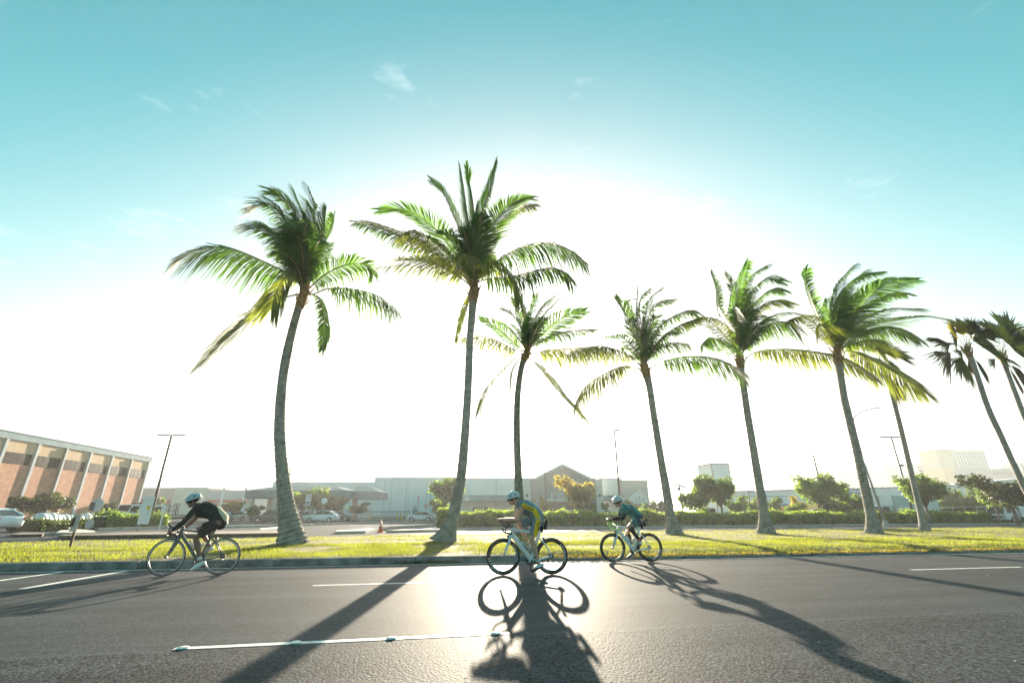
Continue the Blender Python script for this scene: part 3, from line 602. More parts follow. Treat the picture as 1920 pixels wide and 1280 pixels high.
def wheel(parent, x, r, depth, rim_m, deco=None, brake_track=None):
    w_ = link('wheel', None, parent, (x, 0, r))
    MB().ring((0, 0, 0), [(r-.012+.012*math.cos(a), .0125*math.sin(a)) for a in [k*math.pi/4 for k in range(8)]], seg=56).build('tyre', M_BLK, w_, True)
    MB().ring((0, 0, 0), [(r-.022, .011), (r-.045, .0125), (r-.022-depth, .004), (r-.022-depth, -.004), (r-.045, -.0125), (r-.022, -.011)], seg=56).build('rim', rim_m, w_, False)
    if brake_track: MB().ring((0, 0, 0), [(r-.024, .0135), (r-.040, .0145), (r-.040, -.0145), (r-.024, -.0135)], seg=56).build('brake_track', brake_track, w_)
    hb = MB(); hb.tube([(0, -.05, 0), (0, -.03, 0), (0, .03, 0), (0, .05, 0)], [.012, .02, .02, .012], sides=12, ref=(1, 0, 0)); hb.build('hub', M_DKMET, w_, True)
    sp = MB()
    for k in range(18):
        a = 2*math.pi*k/18; s = .025 if k % 2 else -.025; b = a+(.35 if k % 4 < 2 else -.35)
        sp.tube([(math.cos(b)*.018, s, math.sin(b)*.018), (math.cos(a)*(r-.022-depth), 0, math.sin(a)*(r-.022-depth))], .0011, sides=4)
    structure(sp.build('spokes', M_ALU, w_), 'stuff')
    if deco:                                                # white lettering round the rim, both faces
        for s in (-1, 1):
            parts = []
            for txt, a0 in deco:
                for i, ch in enumerate(txt):
                    a = a0+(i-(len(txt)-1)/2)*.16*(-s); rr = r-.022-depth*.60
                    parts.append((ch, .062, Matrix.Translation((math.sin(a)*rr, s*.0125, -math.cos(a)*rr)) @ Matrix.Rotation(math.pi if s > 0 else 0, 4, 'Z') @ Matrix.Rotation(R(90), 4, 'X') @ Matrix.Rotation(a if s < 0 else -a, 4, 'Z')))
            glyphs(parts, 'rim_lettering', M_WHITE, w_)
    return w_
def bicycle(label, loc, rz, frame_m, fork_m, depth, style, rim_m=None, track=None, deco=None, crank=0.0, bars='drop', tube_r=.021, lean=0, steer=0, saddle_x=.185):
    b = thing('bicycle', label, 'bicycle', loc, rz, None); b.rotation_euler = (lean, 0, rz)
    r = .338; fx = .985; BB = Vector((.415, 0, .268)); seat_top = Vector((.235, 0, .80)); head_t = Vector((.795, 0, .865)); head_b = Vector((.835, 0, .735)); rh = Vector((0, 0, r)); fh = Vector((fx, 0, r))
    wheel(b, 0, r, depth, rim_m or M_CARB, deco, track); wheel(b, fx, r, depth, rim_m or M_CARB, deco, track)
    f = MB(); aero = style != 'round'
    ra, rb = (.014, .036) if aero else (.02, .024)
    f.tube([head_b+Vector((-.01, 0, .03)), BB], [ra*1.5, ra*1.7], [rb*1.25, rb*1.35], sides=12, ref=(0, 1, 0), rnd=True)
    f.tube([head_t+Vector((-.01, 0, -.035)), seat_top+Vector((.01, 0, -.04))], [ra*1.1, ra], [rb*.8, rb*.65], sides=12, ref=(0, 1, 0), rnd=True)
    f.tube([seat_top, BB], [ra*1.1, ra*1.3], [rb*.9, rb], sides=12, ref=(0, 1, 0), rnd=True)
    f.tube([head_t, head_b], [.021, .027], sides=12, ref=(0, 1, 0))
    f.tube([BB+Vector((0, -.04, 0)), BB+Vector((0, .04, 0))], .028, sides=12, ref=(1, 0, 0))
    for s in (-1, 1):
        f.tube([BB+Vector((-.03, s*.03, -.005)), Vector((.2, s*.055, .295)), rh+Vector((0, s*.064, 0))], [.011, .010, .009], [.017, .014, .010], sides=8, ref=(0, 1, 0))
        f.tube([seat_top+Vector((.03, s*.018, -.12)), Vector((.13, s*.045, .56)), rh+Vector((0, s*.064, 0))], [.009, .009, .008], [.013, .011, .009], sides=8, ref=(0, 1, 0))
    f.build('frame', frame_m, b, True)
    k = MB()
    for s in (-1, 1):
        k.tube([head_b+Vector((.005, s*.02, .0)), Vector((.865, s*.048, .62)), Vector((.925, s*.05, .47)), fh+Vector((0, s*.052, 0))], [.012, .012, .010, .008], [.03, .026, .019, .011], sides=10, ref=(0, 1, 0))
    k.ball(head_b+Vector((.006, 0, -.03)), (.035, .045, .035)); k.build('fork', fork_m, b, True)
    p = MB(); p.tube([seat_top+Vector((.008, 0, -.02)), Vector((saddle_x, 0, .93))], [.012, .012], [.02, .018], sides=10, ref=(0, 1, 0)); p.build('seat_post', M_CARB, b, True)
    sd = MB(); st = Vector((saddle_x, 0, .945))
    sd.tube([st+Vector((-.13, 0, .012)), st+Vector((-.10, 0, .012)), st+Vector((-.02, 0, 0)), st+Vector((.08, 0, .0)), st+Vector((.155, 0, -.01))], [.068, .072, .045, .026, .018], [.02, .022, .02, .018, .013], sides=12, ref=(0, 1, 0), rnd=True); sd.build('saddle', M_CARB, b, True)
    ck = MB(); cy = -.045                                   # drive side: away from the camera
    ck.ring(BB+Vector((0, cy, 0)), [(.098, .002), (.104, .0), (.098, -.002), (.078, -.002), (.078, .002)], seg=40)
    for q in range(5):
        a = q*2*math.pi/5; ck.tube([BB+Vector((0, cy, 0)), BB+Vector((math.cos(a)*.085, cy, math.sin(a)*.085))], .008, sides=5)
    ck.tube([BB+Vector((0, -.07, 0)), BB+Vector((0, .07, 0))], .012, sides=10, ref=(1, 0, 0))
    for s, a in ((1, crank), (-1, crank+math.pi)):
        e = BB+Vector((math.cos(a)*.172, s*.075, math.sin(a)*.172)); ck.tube([BB+Vector((0, s*.068, 0)), e], [.013, .010], [.016, .012], sides=8)
        ck.box(e+Vector((0, s*.05, 0)), (.032, .04, .009))
    ck.build('crankset', M_DKMET, b, True)
    ch = MB(); cg = .035
    for z0, z1 in ((.10, .036), (-.10, -.045)): ch.tube([BB+Vector((0, cy, z0)), rh+Vector((.02, cy, z1))], .004, sides=5)
    ch.tube([rh+Vector((.0, cy, -.03)), rh+Vector((-.015, cy, -.07)), rh+Vector((.03, cy, -.135)), rh+Vector((.03, cy, -.09))], .007, sides=6)
    for i in range(5): ch.disc(rh+Vector((0, -.028-.0045*i, 0)), .052-.006*i, .002)
    ch.build('chain_and_cassette', M_DKMET, b)
    hb = MB(); hc = head_t+Vector((.075, 0, .025)); tape = M_LIME if style == 'lime' else M_CARB
    hb.tube([head_t+Vector((-.005, 0, .015)), hc], [.017, .016], sides=8, ref=(0, 1, 0))
    hb.tube([hc+Vector((0, -.19, 0)), hc+Vector((0, 0, .0)), hc+Vector((0, .19, 0))], .0145, sides=10, ref=(1, 0, 0))
    for s in (-1, 1):
        y = s*.20
        hb.tube([hc+Vector((0, s*.17, 0)), hc+Vector((.02, y, 0)), hc+Vector((.075, y, -.005)), hc+Vector((.105, y, -.05)), hc+Vector((.085, y*1.03, -.105)), hc+Vector((.02, y*1.05, -.128)), hc+Vector((-.045, y*1.05, -.13))], .0155, sides=9)
        hb.tube([hc+Vector((.06, y, .005)), hc+Vector((.11, y, .018)), hc+Vector((.135, y, .06))], [.016, .019, .014], sides=8, rnd=True)
        hb.tube([hc+Vector((.125, y, .02)), hc+Vector((.145, y, -.04)), hc+Vector((.12, y, -.11))], [.007, .006, .004], sides=6)
    hb.build('handlebar', tape, b, True)
    if bars == 'aero':
        ab = MB()
        for s in (-1, 1):
            ab.tube([hc+Vector((-.1, s*.09, .085)), hc+Vector((.10, s*.07, .085)), hc+Vector((.20, s*.05, .11))], .011, sides=8); ab.tube([hc+Vector((0, s*.09, 0)), hc+Vector((0, s*.09, .085))], .014, sides=8)
            ab.box(hc+Vector((-.08, s*.11, .095)), (.05, .04, .012))
        ab.build('aero_bar', M_CARB, b, True)
    # brakes and cages
    MB().box(head_b+Vector((.05, 0, -.035)), (.018, .035, .03)).build('brake_caliper', M_DKMET, b); MB().box(Vector((.16, 0, .665)), (.018, .035, .025)).build('brake_caliper', M_DKMET, b)
    dt = (BB-head_b).normalized(); nrm = Vector((dt.z, 0, -dt.x))*-1; bc = head_b.lerp(BB, .52)
    if nrm.x > 0: nrm = -nrm
    bo = MB(); c0 = bc+nrm*.075; bo.tube([c0+dt*.10, c0-dt*.03, c0-dt*.05, c0-dt*.085, c0-dt*.10], [.036, .036, .030, .022, .012], sides=14, ref=(0, 1, 0)); bt = bo.build('water_bottle', M_BOTTLE, b, True)
    MB().tube([c0-dt*.098, c0-dt*.125], [.018, .012], sides=10, ref=(0, 1, 0)).build('cap', M_RED if style != 'round' else M_BLK, bt, True)
    cg_ = MB()
    for s in (-1, 1): cg_.tube([bc+nrm*.03+dt*.09, c0+dt*.09+Vector((0, s*.04, 0)), c0-dt*.01+Vector((0, s*.041, 0)), bc+nrm*.03-dt*.03], .004, sides=5)
    cg_.build('bottle_cage', M_DKMET, b)
    st_ = (seat_top-BB).normalized(); c1 = BB.lerp(seat_top, .42)+Vector((.075, 0, .01)); bo = MB(); bo.tube([c1-st_*.09, c1+st_*.04, c1+st_*.06, c1+st_*.09], [.035, .035, .028, .014], sides=14, ref=(0, 1, 0)); bo.build('water_bottle', M_BOTTLE, b, True)
    if style != 'round':                                    # pouch and carriers behind the saddle
        sb = MB(); sb.tube([(saddle_x-.06, 0, .90), (saddle_x-.08, 0, .86), (saddle_x-.08, 0, .80)], [.04, .045, .03], sides=10, rnd=True); sb.build('saddle_pouch', M_BLK, b, True)
        sb = MB(); sb.tube([(saddle_x-.1, 0, .93), (saddle_x-.17, 0, .93)], .01, sides=6); sb.tube([(saddle_x-.15, .0, .86), (saddle_x-.18, 0, .99)], [.034, .028], sides=10, rnd=True); sb.build('rear_carrier', M_BLK, b, True)
    return b

def fleshed(mb, name, mats, parent, voxel=.0085, it=4):
    """one continuous skin over the overlapping limb volumes"""
    me = mb.mesh(name, mats[0]); o = bpy.data.objects.new('tmp', me); COL.objects.link(o)
    md = o.modifiers.new('remesh', 'REMESH'); md.mode = 'VOXEL'; md.voxel_size = voxel; md.use_smooth_shade = True
    sm = o.modifiers.new('smooth', 'SMOOTH'); sm.factor = .5; sm.iterations = it
    dg = bpy.context.evaluated_depsgraph_get(); nm = bpy.data.meshes.new_from_object(o.evaluated_get(dg)); nm.name = name
    bpy.data.objects.remove(o); nm.materials.clear()
    for m in mats: nm.materials.append(m)
    nm.polygons.foreach_set('use_smooth', [True]*len(nm.polygons))
    return link(name, nm, parent)
def paint_faces(o, fn):
    for p in o.data.polygons: p.material_index = fn(p.center)
def hand(mb, wrist, tip, s, grip=.5):
    """palm, four fingers curling round the bar, thumb from the side of the palm"""
    w_, t = Vector(wrist), Vector(tip); d = (t-w_).normalized(); side = Vector((0, 1, 0))*s; dn = Vector((d.z, 0, -d.x));
    if dn.z > 0: dn = -dn
    c = w_+d*.05; mb.tube([w_, w_+d*.03, c+d*.03], [.026, .038, .040], [.022, .017, .015], sides=10, ref=(0, 1, 0), rnd=True)
    for i, L in enumerate((.036, .042, .039, .031)):
        y = side*((i-1.5)*.0195); k0 = c+d*.035+y
        k1 = k0+d*L*(1-.3*grip)+dn*L*.45*grip; k2 = k1+d*L*.55*(1-1.3*grip)+dn*L*.8*grip; k3 = k2-d*L*.5*grip+dn*L*.35*grip+d*L*.3*(1-grip)
        mb.tube([k0, k1, k2, k3], [.0105, .0098, .009, .0078], sides=7, rnd=True)
    th = w_+d*.02-side*.022
    mb.tube([th, th-side*.022+d*.022+dn*.008, th-side*.020+d*.055+dn*.022, th-side*.01+d*.075+dn*.03], [.014, .012, .0105, .0085], sides=7, rnd=True)
def rider(label, bike, J, look, group=None):
    """J: joints (x, z) of the near (left) and far side in the bicycle's frame"""
    p = thing('person', label, 'person', bike.location, bike.rotation_euler.z, group); p.rotation_euler = bike.rotation_euler
    def V(k, y): a = J[k]; return Vector((a[0], y if len(a) < 3 else a[2], a[1]))
    hipc, chest, neck, head = V('hip', 0), V('chest', 0), V('neck', 0), V('head', 0)
    waist = hipc.lerp(chest, .45)+Vector((-.045, 0, .05)); SH = .185; HP = .085
    skin = look['skin']; body = MB()
    def torso(mb, g=0.0, a=0.0, b=1.0):
        pts = [hipc+Vector((-.03, 0, -.03)), hipc+Vector((-.02, 0, .02)), waist, chest.lerp(waist, .35)+Vector((-.01, 0, .01)), chest, chest.lerp(neck, .6)]
        bk_ = look.get('bulk', 1.1); rl = [.125, .155, .145, .16, .165, .10]; rd = [.09*bk_, .118*bk_, .112*bk_, .122*bk_, .118*bk_, .08]
        mb.tube(pts, [x+g for x in rl], [x+g for x in rd], sides=16, ref=(0, 1, 0), rnd=True)
    torso(body); body.tube([chest.lerp(neck, .5), neck, head+Vector((-.03, 0, -.06))], [.075, .058, .056], sides=12, rnd=True)
    # head: cranium, jaw, nose, ears, brow
    tilt = look.get('tilt', .25); rot = Matrix.Rotation(tilt, 3, 'Y')
    def HV(x, y, z): return head+rot @ Vector((x, y, z))
    body.ball(HV(-.01, 0, .025), (.098, .077, .088), seg=16, rot=rot); body.ball(HV(.035, 0, -.055), (.056, .055, .06), seg=14, rot=rot)
    body.ball(HV(.06, 0, -.02), (.036, .045, .055), seg=12, rot=rot); body.tube([HV(.09, 0, .012), HV(.115, 0, -.022), HV(.10, 0, -.035)], [.009, .013, .010], sides=8, rnd=True)
    body.ball(HV(.085, 0, -.092), (.022, .028, .02), seg=10); body.tube([HV(.098, -.012, -.062), HV(.098, .012, -.062)], [.008, .008], sides=6, rnd=True)
    for s in (-1, 1): body.ball(HV(-.012, s*.078, -.01), (.018, .01, .03), seg=10, rot=rot); body.ball(HV(.088, s*.03, .005), (.012, .013, .010), seg=8)
    legs = {}
    for s, nm in ((1, 'n'), (-1, 'f')):
        sh = chest.lerp(neck, .25)+Vector((.0, s*SH, .0)); el = V(nm+'elbow', s*J.get('elw', .17)); ha = V(nm+'hand', s*J.get('haw', .19)); wr = el.lerp(ha, .80)
        body.ball(sh, .062, seg=12); body.tube([chest+Vector((0, s*.10, 0)), sh], [.075, .06], sides=10, rnd=True)
        body.tube([sh, sh.lerp(el, .35), sh.lerp(el, .8), el, el.lerp(wr, .3), wr], [.055, .052, .042, .040, .041, .027], sides=12, rnd=True)
        hand(body, wr, wr+(ha-wr).normalized()*.1 if not look.get('hoods') else wr+Vector((.09, 0, -.045)), s, look.get('grip', .55))
        hp = hipc+Vector((0, s*HP, -.01)); kn = V(nm+'knee', s*.095); an = V(nm+'ankle', s*.10); toe = V(nm+'toe', s*.115); heel = V(nm+'heel', s*.105)
        body.tube([hp, hp.lerp(kn, .3), hp.lerp(kn, .75), kn, kn.lerp(an, .28)+Vector((-.012, 0, 0)), kn.lerp(an, .7), an], [.092, .088, .064, .056, .057, .040, .034], sides=14, rnd=True)
        body.tube([an, heel.lerp(toe, .45), toe], [.035, .034, .022], [.035, .028, .018], sides=10, rnd=True)
        legs[nm] = (hp, kn, an, toe, heel, sh, el, wr)
    fleshed(body, 'body', [skin], p, .0085, 4)
    # clothes a few millimetres off the skin
    g = .009; top = MB(); torso(top, g)
    top.tube([chest.lerp(neck, .4), neck.lerp(chest, .22)], [.085, .064], sides=12, rnd=True)
    for nm in 'nf':
        hp, kn, an, toe, heel, sh, el, wr = legs[nm]
        top.ball(sh, .062+g*.8, seg=12); top.tube([chest+Vector((0, (1 if nm == 'n' else -1)*.10, 0)), sh], [.075+g, .06+g], sides=10, rnd=True)
        fr = look.get('sleeve', .5)
        if fr > 0: top.tube([sh, sh.lerp(el, min(.35, fr*.6)), sh.lerp(el, fr)], [.055+g, .052+g, .053+g-.012*fr], sides=12)
        q = look.get('short', .62); top.tube([hp, hp.lerp(kn, .3), hp.lerp(kn, q)], [.092+g, .088+g, .083-.012*q+g*.6], sides=14)
    cl = fleshed(top, 'suit' if look.get('onepiece') else 'cycling_kit', look['kit'], p, .0095, 3); paint_faces(cl, look['paint'])
    for nm, s in (('n', 1), ('f', -1)):
        hp, kn, an, toe, heel, sh, el, wr = legs[nm]
        if look.get('armsleeve') and nm in look['armsleeve']:
            MB().tube([sh.lerp(el, .45), sh.lerp(el, .8), el, el.lerp(wr, .3), wr], [.057, .05, .048, .048, .034], sides=14).build('arm_sleeve', look['sleeve_mat'], p, True)
        if look.get('calf') and nm in look['calf']:
            MB().tube([kn.lerp(an, .08), kn.lerp(an, .28)+Vector((-.012, 0, 0)), kn.lerp(an, .7), an.lerp(kn, .1)], [.060, .063, .047, .041], sides=14).build('calf_sleeve', look['sleeve_mat'], p, True)
        MB().tube([an.lerp(kn, look.get('sock', .12)), an.lerp(kn, .02)], [.042, .042], sides=12).build('sock', look['sockm'], p, True)
        sh_ = MB(); fd = (toe-heel).normalized(); upv = (an-heel.lerp(toe, .3)).normalized()
        sh_.tube([heel+upv*.02, heel+fd*.05+upv*.03, heel.lerp(toe, .45)+upv*.022, heel.lerp(toe, .75)+upv*.008, toe], [.034, .039, .044, .048, .036], [.036, .05, .044, .033, .02], sides=12, ref=(0, 1, 0), rnd=True)
        so = fleshed(sh_, 'shoe', look['shoe'], p, .008, 2)
        dn_ = -upv; paint_faces(so, lambda c, h=heel, u=upv: 1 if (c-h).dot(u) < -.006 else 0)
    # helmet with open vents, strap, glasses
    hm = MB(); nL = 7; hr = Matrix.Rotation(tilt-.05, 3, 'Y')
    for k in range(nL):                                     # ribs running front to back
        y = (k-(nL-1)/2)/((nL-1)/2); vs = []; fs = []; n = 14; hw = .0098
        for i in range(n+1):
            th = math.pi*(i/n)*.98+.02; ry = math.sqrt(max(0, 1-(y*.97)**2)); x = math.cos(th)*.142*ry-.012; z = math.sin(th)*.118*(ry**.8)+.028
            x -= .02*(x < 0)*math.sin(th)
            for dy, dz in ((-hw, 0), (hw, 0), (hw, -.022), (-hw, -.022)): vs.append(head+hr @ Vector((x*(1+dz*4), y*.092+dy, z+dz)))
        for i in range(n):
            for a in range(4): fs.append((i*4+a, i*4+(a+1) % 4, (i+1)*4+(a+1) % 4, (i+1)*4+a))
        hm.add(vs, fs, 0)
    for u in (.12, .34, .5, .66, .88):                      # bridges
        vs = []
        th = math.pi*u
        P = [head+hr @ Vector((math.cos(th)*.142*math.sqrt(max(0, 1-(y*.97)**2))-.012, y*.092, math.sin(th)*.118*(max(0, 1-(y*.97)**2)**.4)+.022)) for y in [k/6-1 for k in range(13)]]
        hm.tube(P, .012, sides=6, ref=(1, 0, 0))
    ho = hm.build('helmet', [look['helmet'], M_BLK], p, True)
    MB().ball(head+hr @ Vector((-.012, 0, .03)), (.126, .086, .088), seg=16, rot=hr).build('lining', M_BLK, ho, True)
    rim = [head+hr @ Vector((math.cos(a)*.14-.014, math.sin(a)*.093, .024+.01*math.cos(a))) for a in [k*2*math.pi/20 for k in range(21)]]
    MB().tube(rim, .012, sides=6).build('rim_band', look['helmet'], ho, True)
    st = MB()
    for s in (-1, 1): st.tube([HV(.02, s*.085, .03), HV(.01, s*.08, -.04), HV(.035, s*.03, -.115)], .005, sides=5); st.tube([HV(-.06, s*.08, .03), HV(.01, s*.08, -.04)], .005, sides=5)
    st.build('strap', M_BLK, ho)
    gl = MB(); gl.tube([HV(.088, -.062, .012), HV(.112, -.03, .008), HV(.114, 0, .01), HV(.112, .03, .008), HV(.088, .062, .012)], .016, .004, sides=8, ref=(0, 0, 1))
    for s in (-1, 1): gl.tube([HV(.088, s*.062, .012), HV(-.01, s*.082, .012)], .003, sides=5)
    gl.build('sunglasses', M_CARB, p, True)
    return p
def skinm(n, c): return mat(n, c, rough=.5, var=.12, vscale=8, trans=(c[0]*1.1, c[1]*.6, c[2]*.5), tfac=.08)
SK1, SK2, SK3 = skinm('skin_brown', (.23, .115, .075)), skinm('skin_tan', (.62, .36, .24)), skinm('skin_light', (.48, .29, .21))
C_BLACK = plain('black_cloth', (.018, .018, .017), .85, var=.25, vscale=14, bump=.2, bscale=40); C_CREAM = plain('cream_cloth', (.55, .47, .33), .85, var=.15, vscale=12)
C_GREY = plain('grey_cloth', (.24, .25, .27), .8, var=.15, vscale=12, bump=.2, bscale=40); C_YEL = plain('yellow_cloth', (.92, .54, .02), .8, var=.12, vscale=12); C_LBL = plain('pale_blue_cloth', (.42, .50, .56), .8, var=.12, vscale=12)
C_TEAL = plain('teal_cloth', (.02, .155, .15), .8, var=.3, vscale=9, bump=.2, bscale=40); C_NAVY = plain('navy_cloth', (.012, .035, .065), .8, var=.3, vscale=9); C_TEAL2 = plain('pale_teal_cloth', (.10, .30, .27), .8, var=.25, vscale=9)
C_WH = plain('white_knit', (.72, .72, .70), .85, var=.1); C_RD = plain('red_knit', (.40, .03, .03), .85, var=.15)
SHOE_W = plain('white_shoe', (.75, .78, .78), .45, var=.08); SHOE_B = plain('shoe_sole', (.02, .02, .022), .6)
HEL = plain('white_helmet', (.74, .77, .78), .4, var=.06, coat=.3); HELB = plain('pale_blue_helmet', (.55, .68, .72), .4, var=.06, coat=.3)
def ground_at(x, y): return onz(x, y, 0)
def bike_pose(front, rear):
    a, b = onz(*front), onz(*rear); d = a-b; return (b.x, b.y, 0), math.atan2(d.y, d.x)
L1, A1 = bike_pose((311, 1080), (409, 1077.5)); L2, A2 = bike_pose((942, 1078), (1035, 1076.5)); L3, A3 = bike_pose((1153, 1054), (1221, 1053))
bk1 = bicycle('matte grey road bicycle with silver rims, ridden by the black-clad cyclist', L1, A1, M_GREYF, M_GREYF, .03, 'round', track=plain('silver_track', (.6, .6, .6), .35, metal=.6, var=.1), crank=R(-62))
bk2 = bicycle('white racing bicycle with deep lettered black rims, ridden by the yellow-striped cyclist', L2, A2, M_WHITE, paint((.72, .74, .75), 'silver_white'), .058, 'aero', deco=[('REYNOLDS', R(50)), ('REYNOLDS', R(-105))], crank=R(-78), bars='aero', saddle_x=.27)
bk3 = bicycle('white road bicycle with lime green handlebar tape, ridden by the teal-jersey cyclist', L3, A3, M_WHITE, paint((.45, .60, .58), 'pale_green_fork'), .058, 'lime', deco=[('REYNOLDS', R(-45))], crank=R(118), bars='aero', saddle_x=.24)
rider('cyclist in black jersey and black shorts, white helmet, bent low over drop handlebars', bk1, dict(hip=(.175, .985), chest=(.565, 1.235), neck=(.66, 1.285), head=(.745, 1.385),
    nelbow=(.735, .985, .23), felbow=(.735, .99, -.20), nhand=(.945, .80, .215), fhand=(.945, .80, -.215), nknee=(.515, .685), nankle=(.345, .275), ntoe=(.475, .105), nheel=(.275, .215),
    fknee=(.56, .86), fankle=(.315, .555), ftoe=(.40, .40), fheel=(.23, .46)),
    dict(skin=SK1, kit=[C_BLACK, C_CREAM], paint=lambda c: 1 if .97 < c.z < 1.30 and c.x < .055+.75*(c.z-1.0) else 0, sleeve=.62, short=.80, armsleeve='n', sleeve_mat=C_BLACK, sockm=C_WH, shoe=[SHOE_W, SHOE_W], helmet=HELB, tilt=.45, sock=.16, bulk=1.25))
def suit_paint(c):
    x, z = c.x, c.z                                         # flank stripe: armpit to hip, then down the thigh; pale blue back panel
    def near(p, q, w_):
        d = (q[0]-p[0], q[1]-p[1]); t = max(0, min(1, ((x-p[0])*d[0]+(z-p[1])*d[1])/(d[0]**2+d[1]**2))); return math.hypot(x-p[0]-d[0]*t, z-p[1]-d[1]*t) < w_
    if abs(c.y) > .06 and (near((.60, 1.30), (.36, 1.20), .042) or near((.36, 1.20), (.285, 1.05), .05) or near((.285, 1.05), (.345, .74), .048)): return 1
    if z > 1.1 and (z-1.16) > .75*(x-.20)+.02: return 2
    return 0
r2 = rider('cyclist in grey sleeveless suit with yellow side stripe, crouched on the aero bars', bk2, dict(hip=(.285, 1.03), chest=(.575, 1.275), neck=(.685, 1.36), head=(.79, 1.43),
    nelbow=(.70, 1.015, .155), felbow=(.72, 1.02, -.155), nhand=(1.075, 1.035, .05), fhand=(1.075, 1.03, -.05), elw=.155, haw=.05, nknee=(.42, .655), nankle=(.285, .235), ntoe=(.415, .075), nheel=(.205, .165),
    fknee=(.665, .925), fankle=(.455, .58), ftoe=(.55, .46), fheel=(.365, .495)),
    dict(skin=SK2, kit=[C_GREY, C_YEL, C_LBL], paint=suit_paint, sleeve=0, short=.82, onepiece=True, sockm=C_WH, shoe=[SHOE_W, SHOE_B], helmet=HEL, tilt=.35, grip=.75, sock=.1, bulk=1.2))
rider('cyclist in teal jersey, black arm and calf sleeves and white helmet', bk3, dict(hip=(.255, 1.0), chest=(.56, 1.25), neck=(.65, 1.335), head=(.765, 1.43),
    nelbow=(.72, 1.03, .16), felbow=(.72, 1.04, -.155), nhand=(1.035, 1.02, .05), fhand=(1.035, 1.02, -.05), elw=.16, haw=.05, nknee=(.545, .84), nankle=(.315, .53), ntoe=(.36, .345), nheel=(.255, .43),
    fknee=(.53, .68), fankle=(.44, .25), ftoe=(.575, .10), fheel=(.38, .16)),
    dict(skin=SK3, kit=[C_TEAL, C_NAVY, C_TEAL2], paint=lambda c: 1 if (c.z < 1.10 and c.x < .36 and noise.noise(c*9) < .35) else (2 if noise.noise(c*7+Vector((3, 1, 0))) > .32 else 0), sleeve=.6, short=.72, armsleeve='nf', calf='nf', sleeve_mat=C_BLACK, sockm=C_RD, shoe=[SHOE_W, SHOE_B], helmet=HEL, tilt=.4, grip=.75, sock=.1))

# dark lettering printed on the yellow stripe
from mathutils.bvhtree import BVHTree
suit = [c for c in r2.children if c.name.startswith('suit')][0]
bv = BVHTree.FromPolygons([v.co for v in suit.data.vertices], [tuple(p.vertices) for p in suit.data.polygons])
def printed(txt, c, ang, size, step):
    parts = []
    for i, ch in enumerate(txt):
        k = (i-(len(txt)-1)/2)*step
        parts.append((ch, size, Matrix.Translation((c[0]-math.cos(ang)*k, .5, c[1]+math.sin(ang)*k)) @ Matrix.Rotation(math.pi, 4, 'Z') @ Matrix.Rotation(R(90), 4, 'X') @ Matrix.Rotation(ang, 4, 'Z')))
    o = glyphs(parts, 'printed_lettering', plain('print_black', (.03, .025, .02), .8), suit)
    for v in o.data.vertices:
        h = bv.ray_cast(Vector((v.co.x, .6, v.co.z)), Vector((0, -1, 0)))
        v.co.y = (h[0].y if h[0] else .2)+.004+(v.co.y-.5)
printed('Kiwami', (.47, 1.245), R(-23), .075, .038); printed('TEAM', (.30, .90), R(-80), .06, .042)
# ------------------------------------------------------------------ buildings
def sz(x, y, D): p = ond(x, y, D); return p.dot(RT), p.z
def site(name, label, cat, s, D, group=None, rz=0): return thing(name, label, cat, SD(s, D, 0), -YAW+rz, group)
W_PALE = mat('pale_blue_stucco', (.66, .71, .72), rough=.9, var=.06, vscale=.3, bump=.15, bscale=12)
W_WHITE = mat('white_stucco', (.76, .76, .74), rough=.9, var=.06, vscale=.4, bump=.15, bscale=12)
W_GREY = mat('grey_stucco', (.31, .275, .26), rough=.9, var=.08, vscale=.4, bump=.15, bscale=12)
W_TAN = mat('tan_stucco', (.50, .44, .39), rough=.9, var=.08, vscale=.4, bump=.15, bscale=12)
W_CREAM = mat('cream_stucco', (.66, .59, .50), rough=.9, var=.07, vscale=.4, bump=.15, bscale=12)
W_PINK = mat('salmon_brick', (.50, .26, .17), rough=.9, var=.16, vscale=1.6, bump=.4, bscale=9, detail=9)
W_PEACH = mat('peach_stucco', (.56, .40, .26), rough=.9, var=.08, vscale=.6, bump=.15, bscale=12)
W_RIB = mat('grey_concrete_rib', (.47, .49, .50), rough=.85, var=.1, vscale=.9, bump=.2, bscale=14)
W_RED = mat('red_band', (.55, .13, .07), rough=.8, var=.1, vscale=1)
R_TEAL = mat('teal_metal_roof', (.085, .19, .215), rough=.45, spec=.5, var=.12, vscale=.8)
R_SLATE = mat('slate_metal_fascia', (.17, .22, .25), rough=.5, var=.1, vscale=.8)
GLASS = mat('dark_window_glass', (.02, .025, .028), rough=.08, spec=.7, var=.2, vscale=.4)
GLASSB = mat('bronze_window_glass', (.014, .012, .007), rough=.4, spec=.05, var=.3, vscale=.5)
GLASST = mat('teal_window_glass', (.07, .20, .24), rough=.15, spec=.7, var=.25, vscale=.2)
TRIM = mat('white_trim', (.68, .68, .66), rough=.6, var=.05)
BRN = mat('brown_cap', (.16, .12, .09), rough=.7, var=.1)

# the ribbed warehouse on the side street
az = R(5.0); far = onz(282, 857, 10.3); u = Vector((math.sin(az), math.cos(az), 0)); nb, bay = 13, 4.42
o0 = Vector((far.x, far.y, 0))-u*(nb*bay)
t = thing('ribbed_building', 'salmon brick building with pale concrete ribs and a high band of dark windows', 'building', o0, -az)
